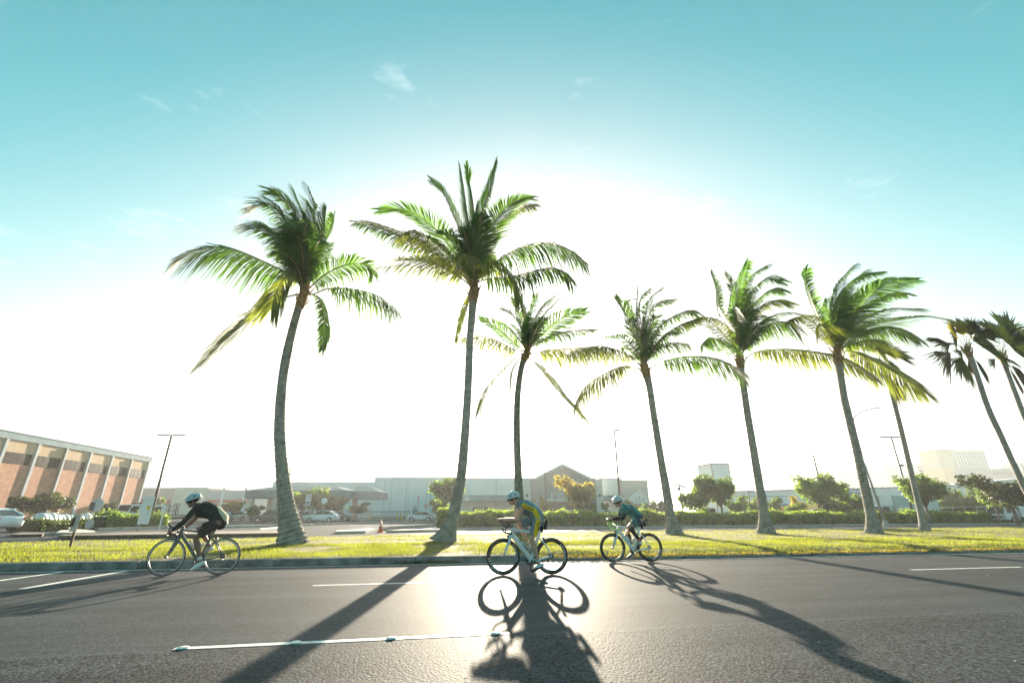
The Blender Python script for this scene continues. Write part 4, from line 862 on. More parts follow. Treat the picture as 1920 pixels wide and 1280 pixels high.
# local: +y along the facade, +x out towards the road it faces
Hh = 10.3; L_ = nb*bay
MB().box((-8, L_/2, 3.4), (8, L_/2, 3.4)).build('brick_wall', W_PINK, t)
MB().box((-8, L_/2, 8.15), (7.999, L_/2, 1.347)).build('upper_wall', W_PEACH, t)
MB().box((-8, L_/2+.15, 9.9), (8.16, L_/2+.35, .40)).build('cornice', mat('cornice_blue_grey', (.24, .32, .35), rough=.85, var=.1, vscale=.9), t)
MB().box((-8, L_/2+.15, 10.34), (8.24, L_/2+.42, .04)).build('cornice_cap', mat('blue_grey_flashing', (.22, .29, .32), rough=.5), t)
for k in range(nb+1):
    MB().box((.07, k*bay, 4.746), (.08, .19, 4.746)).build('rib', W_RIB, t)
    if k in (nb-1, nb-4, nb-7): MB().tube([(.19, k*bay-.24, .3), (.19, k*bay-.24, 9.3)], .06, sides=6).build('downpipe', mat('downpipe_paint', (.10, .10, .09), rough=.6), t)
wn = MB().box((0, 0, 0), (.012, 1.80, .66)).mesh('window', mat('bronze_frame', (.05, .042, .025), rough=.6, spec=.1)); pn = MB().box((0, 0, 0), (.012, .42, .60)).mesh('pane', GLASSB)
for k in range(nb):
    f = link('window', wn, t, (.012, k*bay+bay/2, 7.42))
    for j in (-1.5, -.5, .5, 1.5): link('pane', pn, f, (.014, j*.88, 0))
# low pink stores further along
D = 135; s0, z0 = sz(262, 914, D); s1, z1 = sz(452, 921, D)
t = site('retail_building', 'distant low pink and cream store with a red band along its wall', 'building', (s0+s1)/2, D)
hw = (s1-s0)/2+1; zt = z0
MB().box((-hw*.35, 10, zt/2), (hw*.65, 10, zt/2)).build('pink_wall', mat('pale_pink_stucco', (.60, .44, .40), rough=.9, var=.05, vscale=.4), t)
MB().box((hw*.05, -.4, zt*.5+.1), (hw*.30, .4, zt/2)).build('entrance_tower', W_CREAM, t)
MB().box((hw*.70, 9, zt*.46), (hw*.40, 9, zt*.46)).build('grey_wall', mat('pale_grey_stucco', (.52, .50, .50), rough=.9, var=.05, vscale=.4), t)
MB().box((-hw*.66, -.06, zt*.56), (hw*.34, .05, .45)).build('red_band', W_RED, t); MB().box((hw*.72, -.06, zt*.56), (hw*.36, .05, .45)).build('red_band', W_RED, t)
for q in (.62, 1.02): MB().box((hw*q, -.12, zt*.5), (.35, .1, zt*.5)).build('pilaster', TRIM, t)

# garden-centre canopy: hipped seamed roof on square piers
D = 88; sl_, zl = sz(458, 933, D); sr, zr = sz(649, 933, D); ztop = sz(560, 909, D)[1]; zf = sz(560, 918.5, D)[1]
t = site('entrance_canopy', 'open canopy with teal hipped seam-metal roof on square piers beside the big store', 'building', (sl_+sr)/2, D)
hw = (sr-sl_)/2; dep = 9.0; ze = zl
MB().add([(-hw, 0, ze), (hw, 0, ze), (hw, dep, ze), (-hw, dep, ze), (-hw, 0, zf), (hw, 0, zf), (hw, dep, zf), (-hw, dep, zf)], [(0, 1, 5, 4), (1, 2, 6, 5), (2, 3, 7, 6), (3, 0, 4, 7)]).build('fascia', R_SLATE, t)
MB().add([(-hw, 0, ze), (hw, 0, ze), (hw, dep, ze), (-hw, dep, ze)], [(0, 1, 2, 3)]).build('soffit', W_CREAM, t)
ri = 3.4
roof = MB().add([(-hw-.05, -.05, zf), (hw+.05, -.05, zf), (hw+.05, dep, zf), (-hw-.05, dep, zf), (-hw+ri, dep*.45, ztop), (hw-ri, dep*.45, ztop)], [(0, 1, 5, 4), (1, 2, 5), (2, 3, 4, 5), (3, 0, 4)]).build('roof', R_TEAL, t)
sm = MB(); fs_ = MB()
n = 30
for i in range(1, n):
    x = -hw+2*hw*i/n; q = min(1, min(x+hw, hw-x)/ri); a = Vector((x, -.05, zf+.02)); b = Vector((x, dep*.45*q, zf+(ztop-zf)*q+.02)); sm.tube([a, b], .035, sides=4)
structure(sm.build('seams', R_TEAL, roof), 'stuff')
for i in range(n*2+1): fs_.box((-hw+2*hw*i/(n*2), -.03, (ze+zf)/2), (.03, .02, (zf-ze)/2))
structure(fs_.build('fascia_ribs', R_SLATE, t), 'stuff')
for x in (-hw+.9, -hw*.42, hw*.30, hw-.9):
    for y in (.9, dep-.9): MB().box((x, y, ze/2), (.42, .42, ze/2)).build('pier', W_CREAM, t)
MB().box((hw+2.6, dep*.7, (ze+zf)/2-.1), (2.6, 3, (zf-ze)/2)).build('side_fascia', R_SLATE, t)
MB().add([(hw, dep*.7-3, zf-.1), (hw+5.2, dep*.7-3, zf-.1), (hw+5.2, dep*.7+3, zf-.1), (hw, dep*.7+3, zf-.1), (hw-.2, dep*.7, zf+1.0), (hw+2.2, dep*.7, zf+1.0)], [(0, 1, 5, 4), (1, 2, 5), (2, 3, 4, 5), (3, 0, 4)]).build('side_roof', R_TEAL, t)

# the big store
D = 110
t = site('big_store', 'long pale blue-grey store with a dark gabled entrance and brown-capped walls', 'building', 0, D)
def wall(x0, x1, yt, dd, nm, m, cap=True, dep=30, ztop_=None):
    a, za = sz(x0, yt, D+dd); b, zb = sz(x1, yt, D+dd); zz = (za+zb)/2
    o = MB().box(((a+b)/2, dd+dep/2, zz/2), ((b-a)/2, dep/2, zz/2)).build(nm, m, t)
    if cap: MB().box(((a+b)/2, dd+dep/2, zz+.06), ((b-a)/2+.08, dep/2+.08, .06)).build('wall_cap', BRN, o)
    return a, b, zz
wall(512, 703.6, 904, 4, 'low_wall', W_PALE)
a1, b1, zw = wall(703, 868, 895.5, 0, 'main_wall', W_PALE); wall(868.2, 996, 896.5, 1.0, 'main_wall', W_WHITE)
for q in range(1, 5): MB().box((a1+(b1-a1)*q/5, -.012, zw/2), (.03, .012, zw/2-.05)).build('panel_joint', mat('joint_grey', (.32, .35, .355), rough=.9), t)  # panel joints are thin strips of a darker grey
wall(1127, 1166, 896.5, 1.0, 'main_wall', W_PALE); wall(1166.5, 1214, 901, -1.5, 'tan_wall', W_TAN, dep=12)
for x_ in (718, 760, 806, 848, 930, 965):
    q_, _ = sz(x_, 950, D); MB().tube([(q_, -.07, 0), (q_, -.07, zw-.5)], .06, sides=6).build('downpipe', MATS['joint_grey'], t)
for x_ in (778, 838):
    q_, _ = sz(x_, 962, D); MB().box((q_, -.03, 1.1), (.55, .04, 1.1)).build('service_door', R_SLATE, t); MB().box((q_, -.12, 2.6), (.3, .12, .12)).build('wall_light', BRN, t)
MB().box(((a1+b1)/2, -.02, .35), ((b1-a1)/2, .02, .35)).build('wall_base', W_TAN, t)
# gabled entrance
ga, gz = sz(996, 896, D-2); gb, _ = sz(1116, 896, D-2); gm, gt = sz(1055, 873, D-2); x0, x1 = sz(1012, 896, D-2)[0], sz(1100, 896, D-2)[0]
MB().prism([(ga, 0), (gb, 0), (gb, gz), (x1+.5, gz), (gm, gt), (x0-.5, gz), (ga, gz)], -2, 10).build('gable_wall', W_GREY, t)
for p, q in (((x0-.9, gz-.05), (gm, gt+.22)), ((gm, gt+.22), (x1+.9, gz-.05))):
    MB().tube([(p[0], -2.15, p[1]), (q[0], -2.15, q[1])], .28, .28, sides=4).build('verge_board', W_WHITE, t)
for xx in (988, 1122):
    a, z = sz(xx, 897, D-2.4); MB().box((a, -2.0, z/2), (.75, .6, z/2)).build('pilaster', W_CREAM, t)
    MB().disc((a, -2.64, z*.58), .28, .08).build('medallion', BRN, t)
MB().box(((ga+gb)/2, -2.3, 1.9), ((gb-ga)*.36, .25, 1.9)).build('entrance_glazing', GLASS, t)
MB().box(((ga+gb)/2, -2.2, 4.0), ((gb-ga)*.42, .35, .25)).build('entrance_lintel', W_CREAM, t)
# white wall letters
def flat_text(txt, size, m, parent, loc, name='sign_letter', sp=1.0, ex=.08, rot=None):
    x = loc[0]
    for ch in txt:
        c = bpy.data.curves.new('t', 'FONT'); c.body = ch; c.size = size; c.extrude = ex; o = bpy.data.objects.new('t', c); COL.objects.link(o)
        me = bpy.data.meshes.new_from_object(o.evaluated_get(bpy.context.evaluated_depsgraph_get())); bpy.data.objects.remove(o); me.materials.append(m)
        wdt = max((v.co.x for v in me.vertices), default=0); q = link(name, me, parent, (x, loc[1], loc[2])); q.rotation_euler = rot or (R(90), 0, 0); x += (wdt+.12*size)*sp
xa, za = sz(1033, 937, D-2.3); flat_text('LO', 2.1, mat('sign_white', (.8, .8, .78), rough=.5, var=.03), t, (xa, -2.12, za), sp=1.05)
# awning and shopfront
def awning(x0, x1, yt, yb, dd, nm='awning'):
    a, zt = sz(x0, yt, D+dd); b, _ = sz(x1, yt, D+dd); zb = sz(x0, yb, D+dd)[1]
    o = MB().add([(a, dd+2.5, zt), (b, dd+2.5, zt), (b+.2, dd, zb), (a-.2, dd, zb), (a, dd+2.5, zb), (b, dd+2.5, zb)], [(0, 1, 2, 3), (0, 3, 4), (1, 5, 2), (3, 2, 5, 4)]).build(nm, R_TEAL, t)
    f = MB(); n = int((b-a)/.5)
    for i in range(n+1): x = a+(b-a)*i/n; f.tube([(x, dd+2.5, zt+.02), (x, dd-.02, zb+.04)], .03, sides=4)
    structure(f.build('seams', R_TEAL, o), 'stuff'); return a, b, zb
a, b, zb = awning(866, 992, 927, 939, -1.8)
MB().box(((a+b)/2, .9, zb/2), ((b-a)/2, .1, zb/2)).build('shopfront_wall', W_CREAM, t)
awning(1128, 1166, 926, 938.5, -1.2)
for x in (886, 901, 915):
    q, _ = sz(x, 960, D+.6); MB().box((q, .74, 1.35), (.06, .05, 1.35)).build('mullion', TRIM, t)
q0, q1 = sz(886, 960, D+.6)[0], sz(915, 960, D+.6)[0]
for z in (.9, 2.7): MB().box(((q0+q1)/2, .74, z), ((q1-q0)/2, .05, .06)).build('transom', TRIM, t)
MB().box(((q0+q1)/2, .78, 1.35), ((q1-q0)/2, .02, 1.35)).build('door_glass', GLASS, t)
# small white gabled porch beside the store
D2 = 104; a, z = sz(1176, 943, D2); b, _ = sz(1219, 943, D2); m_, zt = sz(1198, 921, D2)
t = site('gabled_porch', 'small white gabled porch with lattice in front of the tan store wall', 'building', m_, D2)
MB().prism([(a-m_, z), (b-m_, z), (0, zt)], 0, 3).build('gable', W_WHITE, t)
for x in (a-m_+.4, b-m_-.4): MB().box((x, .4, z/2), (.25, .25, z/2)).build('post', TRIM, t)
for p, q in (((a-m_-.3, z-.1), (0, zt+.18)), ((0, zt+.18), (b-m_+.3, z-.1))): MB().tube([(p[0], -.1, p[1]), (q[0], -.1, q[1])], .14, sides=4).build('verge_board', TRIM, t)
for x in (-1, 0, 1): MB().box((x*.75, -.03, z+.75-.2*abs(x)), (.07, .03, .8-.3*abs(x))).build('lattice_bar', mat('lattice_grey', (.4, .42, .42), rough=.7), t)

# tall white shed
D = 141; a, za = sz(1310, 875.5, D+6); c_, zc_ = sz(1333, 870, D); b, zb = sz(1366, 870, D)
t = site('white_shed', 'tall plain white metal shed with dark corner trim rising behind the trees', 'building', 0, D)
MB().hexa([(c_, 0, 0), (b, 0, 0), (b, 12, 0), (a, 7, 0), (c_, 0, zb), (b, 0, zb), (b, 12, zb), (a, 7, zb)]).build('wall', W_PALE, t)
for x, y in ((c_, 0), (b, 0)): MB().box((x, y-.03, zb/2), (.14, .1, zb/2+.05)).build('corner_trim', BRN, t)
MB().hexa([(c_-.1, -.1, zb), (b+.1, -.1, zb), (b+.1, 12, zb), (a-.1, 7, zb), (c_-.1, -.1, zb+.3), (b+.1, -.1, zb+.3), (b+.1, 12, zb+.3), (a-.1, 7, zb+.3)]).build('roof_edge', BRN, t)

# long low warehouse
D = 138; a, za = sz(1375, 922, D); b, zb = sz(1695, 914, D)
t = site('warehouse', 'long low white warehouse with grey roof edge and roll-up doors behind the car park', 'building', a, D)
MB().hexa([(0, 0, 0), (b-a, 0, 0), (b-a, 25, 0), (0, 25, 0), (0, 0, za), (b-a, 0, zb), (b-a, 25, zb), (0, 25, za)]).build('wall', W_PALE, t)
MB().hexa([(-.2, -.25, za), (b-a, -.25, zb), (b-a, 25, zb), (-.2, 25, za), (-.2, -.25, za+.28), (b-a, -.25, zb+.28), (b-a, 25, zb+.28), (-.2, 25, za+.28)]).build('roof_edge', R_SLATE, t)
MB().box(((b-a)/2, -.08, zb*.72), ((b-a)/2, .06, .08)).build('wall_rail', R_SLATE, t)
dr = MB().box((0, 0, 1.9), (2.2, .06, 1.9)).mesh('roll_up_door', mat('door_grey', (.16, .18, .19), rough=.6, var=.15, vscale=2))
for x in (1437, 1452, 1476, 1498, 1512, 1540): link('roll_up_door', dr, t, (sz(x, 945, D)[0]-a, -.02, 0))
# painted blue sign on it
q0, zq = sz(1589, 916, D-.4); q1, zq2 = sz(1617, 926, D-.4)
t2 = site('mural_sign', 'blue painted signboard with loose white brush lettering on the warehouse wall', 'sign', (q0+q1)/2, D-.45)
MB().box((0, 0, (zq+zq2)/2), ((q1-q0)/2, .08, (zq-zq2)/2)).build('board', mat('sign_blue', (.03, .16, .33), rough=.6, var=.4, vscale=1.2), t2)
for k in range(7):
    x = (k-3)*(q1-q0)*.12; w_ = MB(); w_.tube([(x, -.11, zq2+.4), (x+random.uniform(-.2, .4), -.11, (zq+zq2)/2), (x+random.uniform(-.5, .3), -.11, zq-.3)], .13, .02, sides=5, ref=(1, 0, 0)); w_.build('brush_stroke', TRIM, t2)

# sloping white roof and stalls at the right
D = 150; a, za = sz(1757, 913, D); b, zb = sz(1930, 896, D)
t = site('white_hall', 'white hall with a long sloping roofline beyond the screened fence', 'building', a, D)
MB().hexa([(0, 0, 0), (b-a, 0, 0), (b-a, 20, 0), (0, 20, 0), (0, 0, za), (b-a, 0, zb), (b-a, 20, zb), (0, 20, za)]).build('wall', mat('warm_white_stucco', (.70, .67, .63), rough=.9, var=.05, vscale=.3), t)
for q in range(1, 8): MB().box(((b-a)*q/8, -.03, 3), (.04, .03, 3)).build('panel_joint', MATS['joint_grey'], t)
MB().hexa([(-.3, -.3, za-.1), (b-a, -.3, zb-.1), (b-a, 20, zb-.1), (-.3, 20, za-.1), (-.3, -.3, za+.25), (b-a, -.3, zb+.25), (b-a, 20, zb+.25), (-.3, 20, za+.25)]).build('roof_edge', TRIM, t)

# towers of the city
def tower(label, x0, x1, yt, D, m, style, name='tower_block', dep=18, floors=16, cols=8, glass=None, sub=None, lean=0, h0=0):
    a, z = sz(x0, yt, D); b, _ = sz(x1, yt, D); hw = (b-a)/2
    t = site(name, label, 'building', (a+b)/2, D, 'high-rise towers of the city')
    glass = glass or GLASST
    MB().box((0, dep/2, (z+h0)/2), (hw, dep/2, (z-h0)/2)).build('shaft', m, t)
    fl = (z-h0)/floors
    if style == 'fins':
        fin = MB().box((0, 0, (z+h0)/2), (hw*.10, .35, (z-h0)/2-.5)).mesh('glazing_strip', glass)
        for k in range(cols): link('glazing_strip', fin, t, (-hw+hw*2*(k+.5)/cols, -.1, 0))
    elif style == 'bands':
        bd = MB().box((0, 0, 0), (hw*.97, .3, fl*.26)).mesh('window_band', glass)
        for k in range(floors): link('window_band', bd, t, (0, -.1, h0+fl*(k+.5)))
    elif style == 'grid':
        wd = MB().box((0, 0, 0), (hw/cols*.55, .25, fl*.30)).mesh('window', glass)
        for k in range(floors):
            for j in range(cols): link('window', wd, t, (-hw+hw*2*(j+.5)/cols, -.08, h0+fl*(k+.5)))
    MB().box((0, dep/2, z+.5), (hw*1.01, dep/2+.2, .5)).build('parapet', m, t)
    if sub == 'plant': MB().box((hw*.1, dep/2, z+2.2), (hw*.35, dep/3, 1.6)).build('roof_plant', m, t)
    if sub == 'round':
        pr = [(-hw*.96, z)]+[(-hw*.9+hw*1.8*i/12, z+z*.13*(1-((i-3.5)/8.6)**2)) for i in range(12)]+[(hw*.96, z)]; MB().prism(pr, .5, dep-.5).build('crown', m, t)
    if sub == 'pent':
        for x in (-.35, .8): MB().box((hw*x, dep/2, z+1.8), (hw*.06, 2, 1.8)).build('lift_house', m, t)
    return t
T_GREY = mat('tower_concrete', (.30, .33, .36), rough=.85, var=.06, vscale=.05); T_WH = mat('tower_white', (.62, .63, .62), rough=.8, var=.05, vscale=.05); T_TAN = mat('tower_tan', (.46, .37, .27), rough=.85, var=.06, vscale=.05); T_OCH = mat('tower_ochre', (.58, .38, .17), rough=.85, var=.06, vscale=.05)
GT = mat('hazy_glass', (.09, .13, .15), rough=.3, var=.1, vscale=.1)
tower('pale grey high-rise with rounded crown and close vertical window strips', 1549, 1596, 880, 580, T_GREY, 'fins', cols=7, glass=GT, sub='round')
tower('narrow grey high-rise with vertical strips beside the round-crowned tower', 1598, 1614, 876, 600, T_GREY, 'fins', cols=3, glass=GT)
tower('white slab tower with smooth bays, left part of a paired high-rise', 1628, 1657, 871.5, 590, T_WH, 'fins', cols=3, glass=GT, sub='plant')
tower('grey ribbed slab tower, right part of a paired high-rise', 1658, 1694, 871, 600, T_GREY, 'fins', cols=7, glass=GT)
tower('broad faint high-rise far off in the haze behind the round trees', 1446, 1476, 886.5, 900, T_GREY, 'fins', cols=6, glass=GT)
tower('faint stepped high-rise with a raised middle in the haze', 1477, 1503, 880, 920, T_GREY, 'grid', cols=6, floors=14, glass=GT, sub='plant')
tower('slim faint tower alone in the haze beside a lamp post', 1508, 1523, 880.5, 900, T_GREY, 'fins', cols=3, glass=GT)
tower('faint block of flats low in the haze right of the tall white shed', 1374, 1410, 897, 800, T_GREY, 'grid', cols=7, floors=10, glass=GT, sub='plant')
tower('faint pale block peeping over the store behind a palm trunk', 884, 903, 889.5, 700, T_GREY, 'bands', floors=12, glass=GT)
tower('white office block with long horizontal window bands', 1718, 1768, 872, 420, T_WH, 'bands', floors=13, glass=GT, sub='plant')
tower('blank tan tower with a slanted shadow line, joined to a glass hotel', 1753, 1782, 844, 400, T_TAN, 'none')
tower('white and teal glass tower with tall dark window columns', 1784, 1845, 846, 405, T_WH, 'grid', cols=11, floors=20, glass=GLASST, sub='pent', h0=20)
tower('ochre and grey blank podium wall beneath the teal glass tower', 1768, 1792, 880, 398, T_OCH, 'none', name='podium_building')
tower('grey blank podium wall with one vertical joint, right of the ochre wall', 1791, 1850, 880, 397, T_GREY, 'none', name='podium_building')
tower('low grey block with dark roofline beyond the leaning fan palm', 1858, 1900, 880.5, 380, T_GREY, 'bands', floors=6, glass=GT)
tower('teal glass block at the end of the skyline behind the last fan palm', 1912, 1945, 868, 430, T_WH, 'fins', cols=5, glass=GLASST)

# hills
hv, hf = [], []; nx, ny = 70, 12
for i in range(nx+1):
    q = i/nx; s = -1350+1700*q
    env = math.exp(-((q-.40)/.15)**2)*.95+.75*math.exp(-((q-.17)/.13)**2)+.35*math.exp(-((q-.62)/.12)**2)
    for j in range(ny+1):
        v = j/ny; zz = env*96*math.sin(min(1, v*1.25)*math.pi/2)*(1+.16*noise.noise(Vector((q*14, v*3, 0)))+.08*noise.noise(Vector((q*40, v*8, 2)))); p = SD(s, 1000+v*420, zz-2+(-6 if j == 0 else 0)); hv.append(tuple(p))
for i in range(nx):
    for j in range(ny): k = i*(ny+1)+j; hf.append((k, k+ny+1, k+ny+2, k+1))
structure(MB().add(hv, hf).build('hills', mat('hill_scrub', (.075, .085, .05), rough=.95, var=.4, vscale=.012, bump=.4, bscale=.1), smooth=True))
# ------------------------------------------------------------------ lamps and signs
M_POLE = mat('dark_bronze_pole', (.035, .035, .035), rough=.5, var=.2); M_GALV = mat('galvanised_steel', (.36, .37, .37), rough=.5, metal=.5, var=.15); M_SIGNBACK = mat('sign_back_metal', (.40, .42, .43), rough=.5, metal=.3, var=.1)
M_SIGNW = mat('sign_face_white', (.75, .75, .73), rough=.5, var=.05); M_SIGNR = mat('sign_face_red', (.6, .03, .03), rough=.5, var=.05); M_YEL = mat('yellow_post_paint', (.70, .48, .02), rough=.6, var=.15, vscale=6)
def lot_lamp(label, x, y, D, arm=.55, flood=None, r=.11, both=True, base=True):
    p = ond(x, y, D); t = thing('lot_lamp', label, 'lamp post', (p.x, p.y, 0), -YAW, 'tall lamp posts in the car parks')
    r *= 1.5; MB().tube([(0, 0, 0), (0, 0, p.z)], [r, r*.7], sides=8).build('pole', M_POLE, t, True); MB().tube([(0, 0, 0), (0, 0, .6)], .32, sides=12).build('footing', M_CONCL, t)
    for s in ((-1, 1) if both else (1,)): MB().box((s*arm, 0, p.z), (arm*.85, .22, .06)).build('lamp_head', M_POLE, t)
    if flood: MB().box((.28, 0, p.z*flood), (.22, .16, .13)).build('floodlight', M_POLE, t)
    return t
lot_lamp('black twin-headed lamp post beside the salmon ribbed building', 322, 815.5, 62, 1.0, r=.13)
lot_lamp('slim lamp post with one short head, left of the leaning short coconut palm', 1152, 806, 60, .35, both=False, r=.09)
lot_lamp('thin lamp post faint above the gabled store front', 1021, 850, 82, .3, both=False)
lot_lamp('lamp post peeping out behind the S-curved palm trunk', 545, 880, 90, .3, flood=.9, both=False, r=.12)
lot_lamp('dark single-headed lamp post above the round shade trees', 1525, 853, 82, .22, both=False, r=.13)
lot_lamp('twin-headed lamp post with a floodlight, left of the slender fan palm', 1671, 819, 64, .8, flood=.66, r=.09)
lot_lamp('short lamp post behind the hedge near the white box truck', 1752, 896, 95, .3, both=False, r=.08)
lot_lamp('short pale lamp post in front of the long warehouse', 1402, 921, 100, .3, both=False, r=.1)
# curved street lamp behind a palm
b = onz(1662, 986); D = b.dot(FH); p0 = ond(1597, 800, D); p1 = ond(1649, 763, D); t = thing('street_lamp', 'tall grey street lamp with a curved swan-neck arm', 'street lamp', (b.x, b.y, 0), -YAW)
def lc(p): q = p-Vector((b.x, b.y, 0)); return Vector((q.dot(RT), q.dot(FH), q.z))
nk = [lc(ond(x, y, D)) for x, y in ((1600, 812), (1597, 797), (1602, 782), (1613, 772), (1627, 768), (1640, 765.5))]
k0 = nk[0]; MB().tube([(0, 0, 0), (k0.x*.5, 0, k0.z*.5), k0], [.13, .11, .085], sides=10).build('pole', M_GALV, t, True)
MB().tube(nk, .055, sides=8).build('arm', M_GALV, t, True); e = nk[-1]; MB().tube([e-Vector((.1, 0, 0)), e+Vector((.2, 0, .03)), e+Vector((.75, 0, .06))], [.06, .13, .08], [.05, .07, .04], sides=8, ref=(0, 1, 0)).build('lamp_head', M_GALV, t, True)
MB().tube([(0, 0, 0), (0, 0, .5)], [.26, .2], sides=12).build('footing', M_CONCL, t)
# low floodlight behind the hedge
p = ond(1274, 910, 52); t = thing('floodlight_post', 'short black post with solar panel head standing in the hedge', 'lamp post', (p.x, p.y, 0), -YAW)
MB().tube([(0, 0, 0), (0, 0, p.z)], .07, sides=8).build('pole', M_POLE, t); MB().hexa([(-.5, -.3, p.z+.22), (.7, -.3, p.z-.25), (.7, .4, p.z-.25), (-.5, .4, p.z+.22), (-.5, -.3, p.z+.27), (.7, -.3, p.z-.2), (.7, .4, p.z-.2), (-.5, .4, p.z+.27)]).build('solar_panel', M_POLE, t); MB().box((-.2, -.2, p.z-.35), (.12, .1, .16)).build('lamp_head', M_POLE, t)
# signs
def sign(label, foot, top, D=None, shape='rect', hw=.3, hh=.38, face=None, post=M_GALV, rz=0, lean=0, z0=0, extra=None, name='road_sign', gap=0):
    b = onz(foot[0], foot[1], z0) if D is None else ond(foot[0], foot[1], D); D_ = b.dot(FH); p = ond(top[0], top[1], D_)
    t = thing(name, label, 'sign', (b.x, b.y, z0 if D is None else 0), -YAW+rz); dx = (p-b).dot(RT); Hz = p.z-z0 if D is None else p.z
    MB().tube([(0, 0, 0), (dx, 0, Hz)], .035, sides=6).build('post', post, t)
    c = Vector((dx, -.05, Hz-hh))
    if shape == 'round': MB().disc(c, hw, .02, seg=24).build('panel', face or M_SIGNBACK, t)
    elif shape == 'oct': MB().disc(c, hw, .02, seg=8).build('panel', face or M_SIGNBACK, t)
    else: MB().box(c, (hw, .012, hh)).build('panel', face or M_SIGNBACK, t)
    if extra: extra(t, c)
    return t
def noleft(t, c):
    MB().ring(c+Vector((0, -.025, .12)), [(.27, .008), (.31, .008), (.31, -.008), (.27, -.008)], seg=28).build('red_ring', M_SIGNR, t)
    MB().tube([c+Vector((-.2, -.025, .32)), c+Vector((.2, -.025, -.08))], .03, .006, sides=4).build('red_slash', M_SIGNR, t)
    MB().tube([c+Vector((.1, -.022, -.06)), c+Vector((.1, -.022, .18)), c+Vector((-.06, -.022, .2))], .035, .006, sides=4).build('turn_arrow', M_BLK, t)
    MB().add([c+Vector((-.06, -.024, .28)), c+Vector((-.06, -.024, .12)), c+Vector((-.18, -.024, .2))], [(0, 1, 2)]).build('arrow_head', M_BLK, t)
    q = MB().box(c+Vector((0, -.0, -.72)), (.33, .012, .28)).build('plate', M_SIGNW, t)
    for k in range(3): MB().box(c+Vector((0, -.02, -.56-.15*k)), (.24, .006, .035)).build('text_line', M_BLK, t)
sign('white no-left-turn sign with a small text plate below it', (565, 981), (580, 925.5), shape='rect', hw=.38, hh=.45, face=M_SIGNW, extra=noleft)
sign('round white-backed sign on a yellow-sleeved post in front of the white estate car', (600, 978.5), (609, 932), shape='oct', hw=.46, hh=.5, face=M_SIGNW, extra=lambda t, c: MB().tube([(0, -.01, 0), (.03, -.01, 1.0)], .07, sides=8).build('post_sleeve', M_YEL, t))
def dne(t, c): MB().box(c+Vector((0, -.03, 0)), (.25, .008, .06)).build('white_bar', M_SIGNW, t)
sign('small red no-entry disc with white bar above the white hatchback', (801, 972), (799.5, 944), D=97, shape='round', hw=.36, hh=.36, face=M_SIGNR, extra=dne)
sign('thin post with a narrow red sign edge, left of the no-entry disc', (783, 977), (785, 929), shape='rect', hw=.07, hh=.5, face=M_SIGNR)
sign('round white sign back just right of the tallest palm trunk', (876, 972), (876, 929), D=84, shape='round', hw=.42, hh=.42, face=M_SIGNW, extra=lambda t, c: MB().box(c+Vector((0, -.03, 0)), (.04, .008, .36)).build('back_bracket', M_GALV, t))
sign('blue narrow sign post behind the tallest palm trunk', (817, 978), (817, 931), D=76, shape='rect', hw=.16, hh=.3, face=mat('sign_face_blue', (.05, .16, .3), rough=.5))
sign('rusty leaning post with a small square metal sign on the dry lawn', (130, 1029), (148, 964), shape='rect', hw=.30, hh=.24, z0=.16, post=mat('rusty_post', (.13, .085, .05), rough=.85, var=.4, vscale=8), rz=R(-35), extra=lambda t, c: MB().box(c+Vector((-.12, -.03, .03)), (.10, .012, .12)).build('dark_sticker', M_BLK, t))
sign('tall dark post with two round sign backs in front of the ribbed building', (171, 993), (187, 933.5), shape='round', hw=.50, hh=.5, post=M_POLE, extra=lambda t, c: (MB().disc(c+Vector((-.15, 0, -1.35)), .34, .02).build('lower_panel', M_SIGNBACK, t), MB().box(c+Vector((-.35, -.03, -.1)), (.18, .02, .3)).build('side_plate', M_POLE, t)))
sign('large white sign panel with a yellow dot on a long slanted post', (253, 1000), (287, 931), shape='rect', hw=.5, hh=.8, face=M_SIGNW, rz=R(-20), extra=lambda t, c: (MB().disc(c+Vector((.2, -.03, .15)), .13, .02).build('yellow_dot', M_YEL, t), MB().tube([(1.6, .3, 0), (1.6, .3, 1.7)], .05, sides=6).build('second_post', M_SIGNW, t)))
# traffic cone
p = onz(713, 998); t = thing('traffic_cone', 'orange traffic cone with white collar beside a low kerb island', 'traffic cone', (p.x, p.y, 0)); OR = mat('cone_orange', (.75, .13, .03), rough=.5, var=.1)
MB().box((0, 0, .02), (.19, .19, .02)).build('base', OR, t); MB().tube([(0, 0, .04), (0, 0, .42), (0, 0, .74)], [.14, .085, .03], sides=16).build('body', OR, t, True); MB().tube([(0, 0, .40), (0, 0, .52)], [.094, .074], sides=16).build('collar', M_SIGNW, t, True)

# ------------------------------------------------------------------ vehicles
M_TYRE = M_BLK; M_RIM = plain('wheel_alloy', (.45, .45, .45), .35, metal=.7, var=.1); CARGLASS = mat('car_glass', (.015, .02, .022), rough=.12, spec=.3, var=.1); M_TAIL = mat('tail_red', (.35, .02, .02), rough=.3); M_HEADL = mat('head_lamp', (.6, .62, .62), rough=.2); M_PLAS = plain('black_trim', (.025, .025, .026), .6)
SHAPES = {  # length, width, height, bonnet z, belt z, cowl x, roof front x, roof rear x, tail base x (from centre, front = +)
    'suv': (4.7, 1.88, 1.68, 1.0, 1.06, 1.15, .25, -1.25, -2.12), 'sedan': (4.65, 1.80, 1.47, .88, .94, 1.15, .25, -.75, -1.85), 'hatch': (4.5, 1.82, 1.58, .95, 1.0, 1.3, .30, -1.15, -2.08), 'van': (5.2, 1.95, 1.95, 1.1, 1.15, 1.6, 1.0, -2.3, -2.5)}
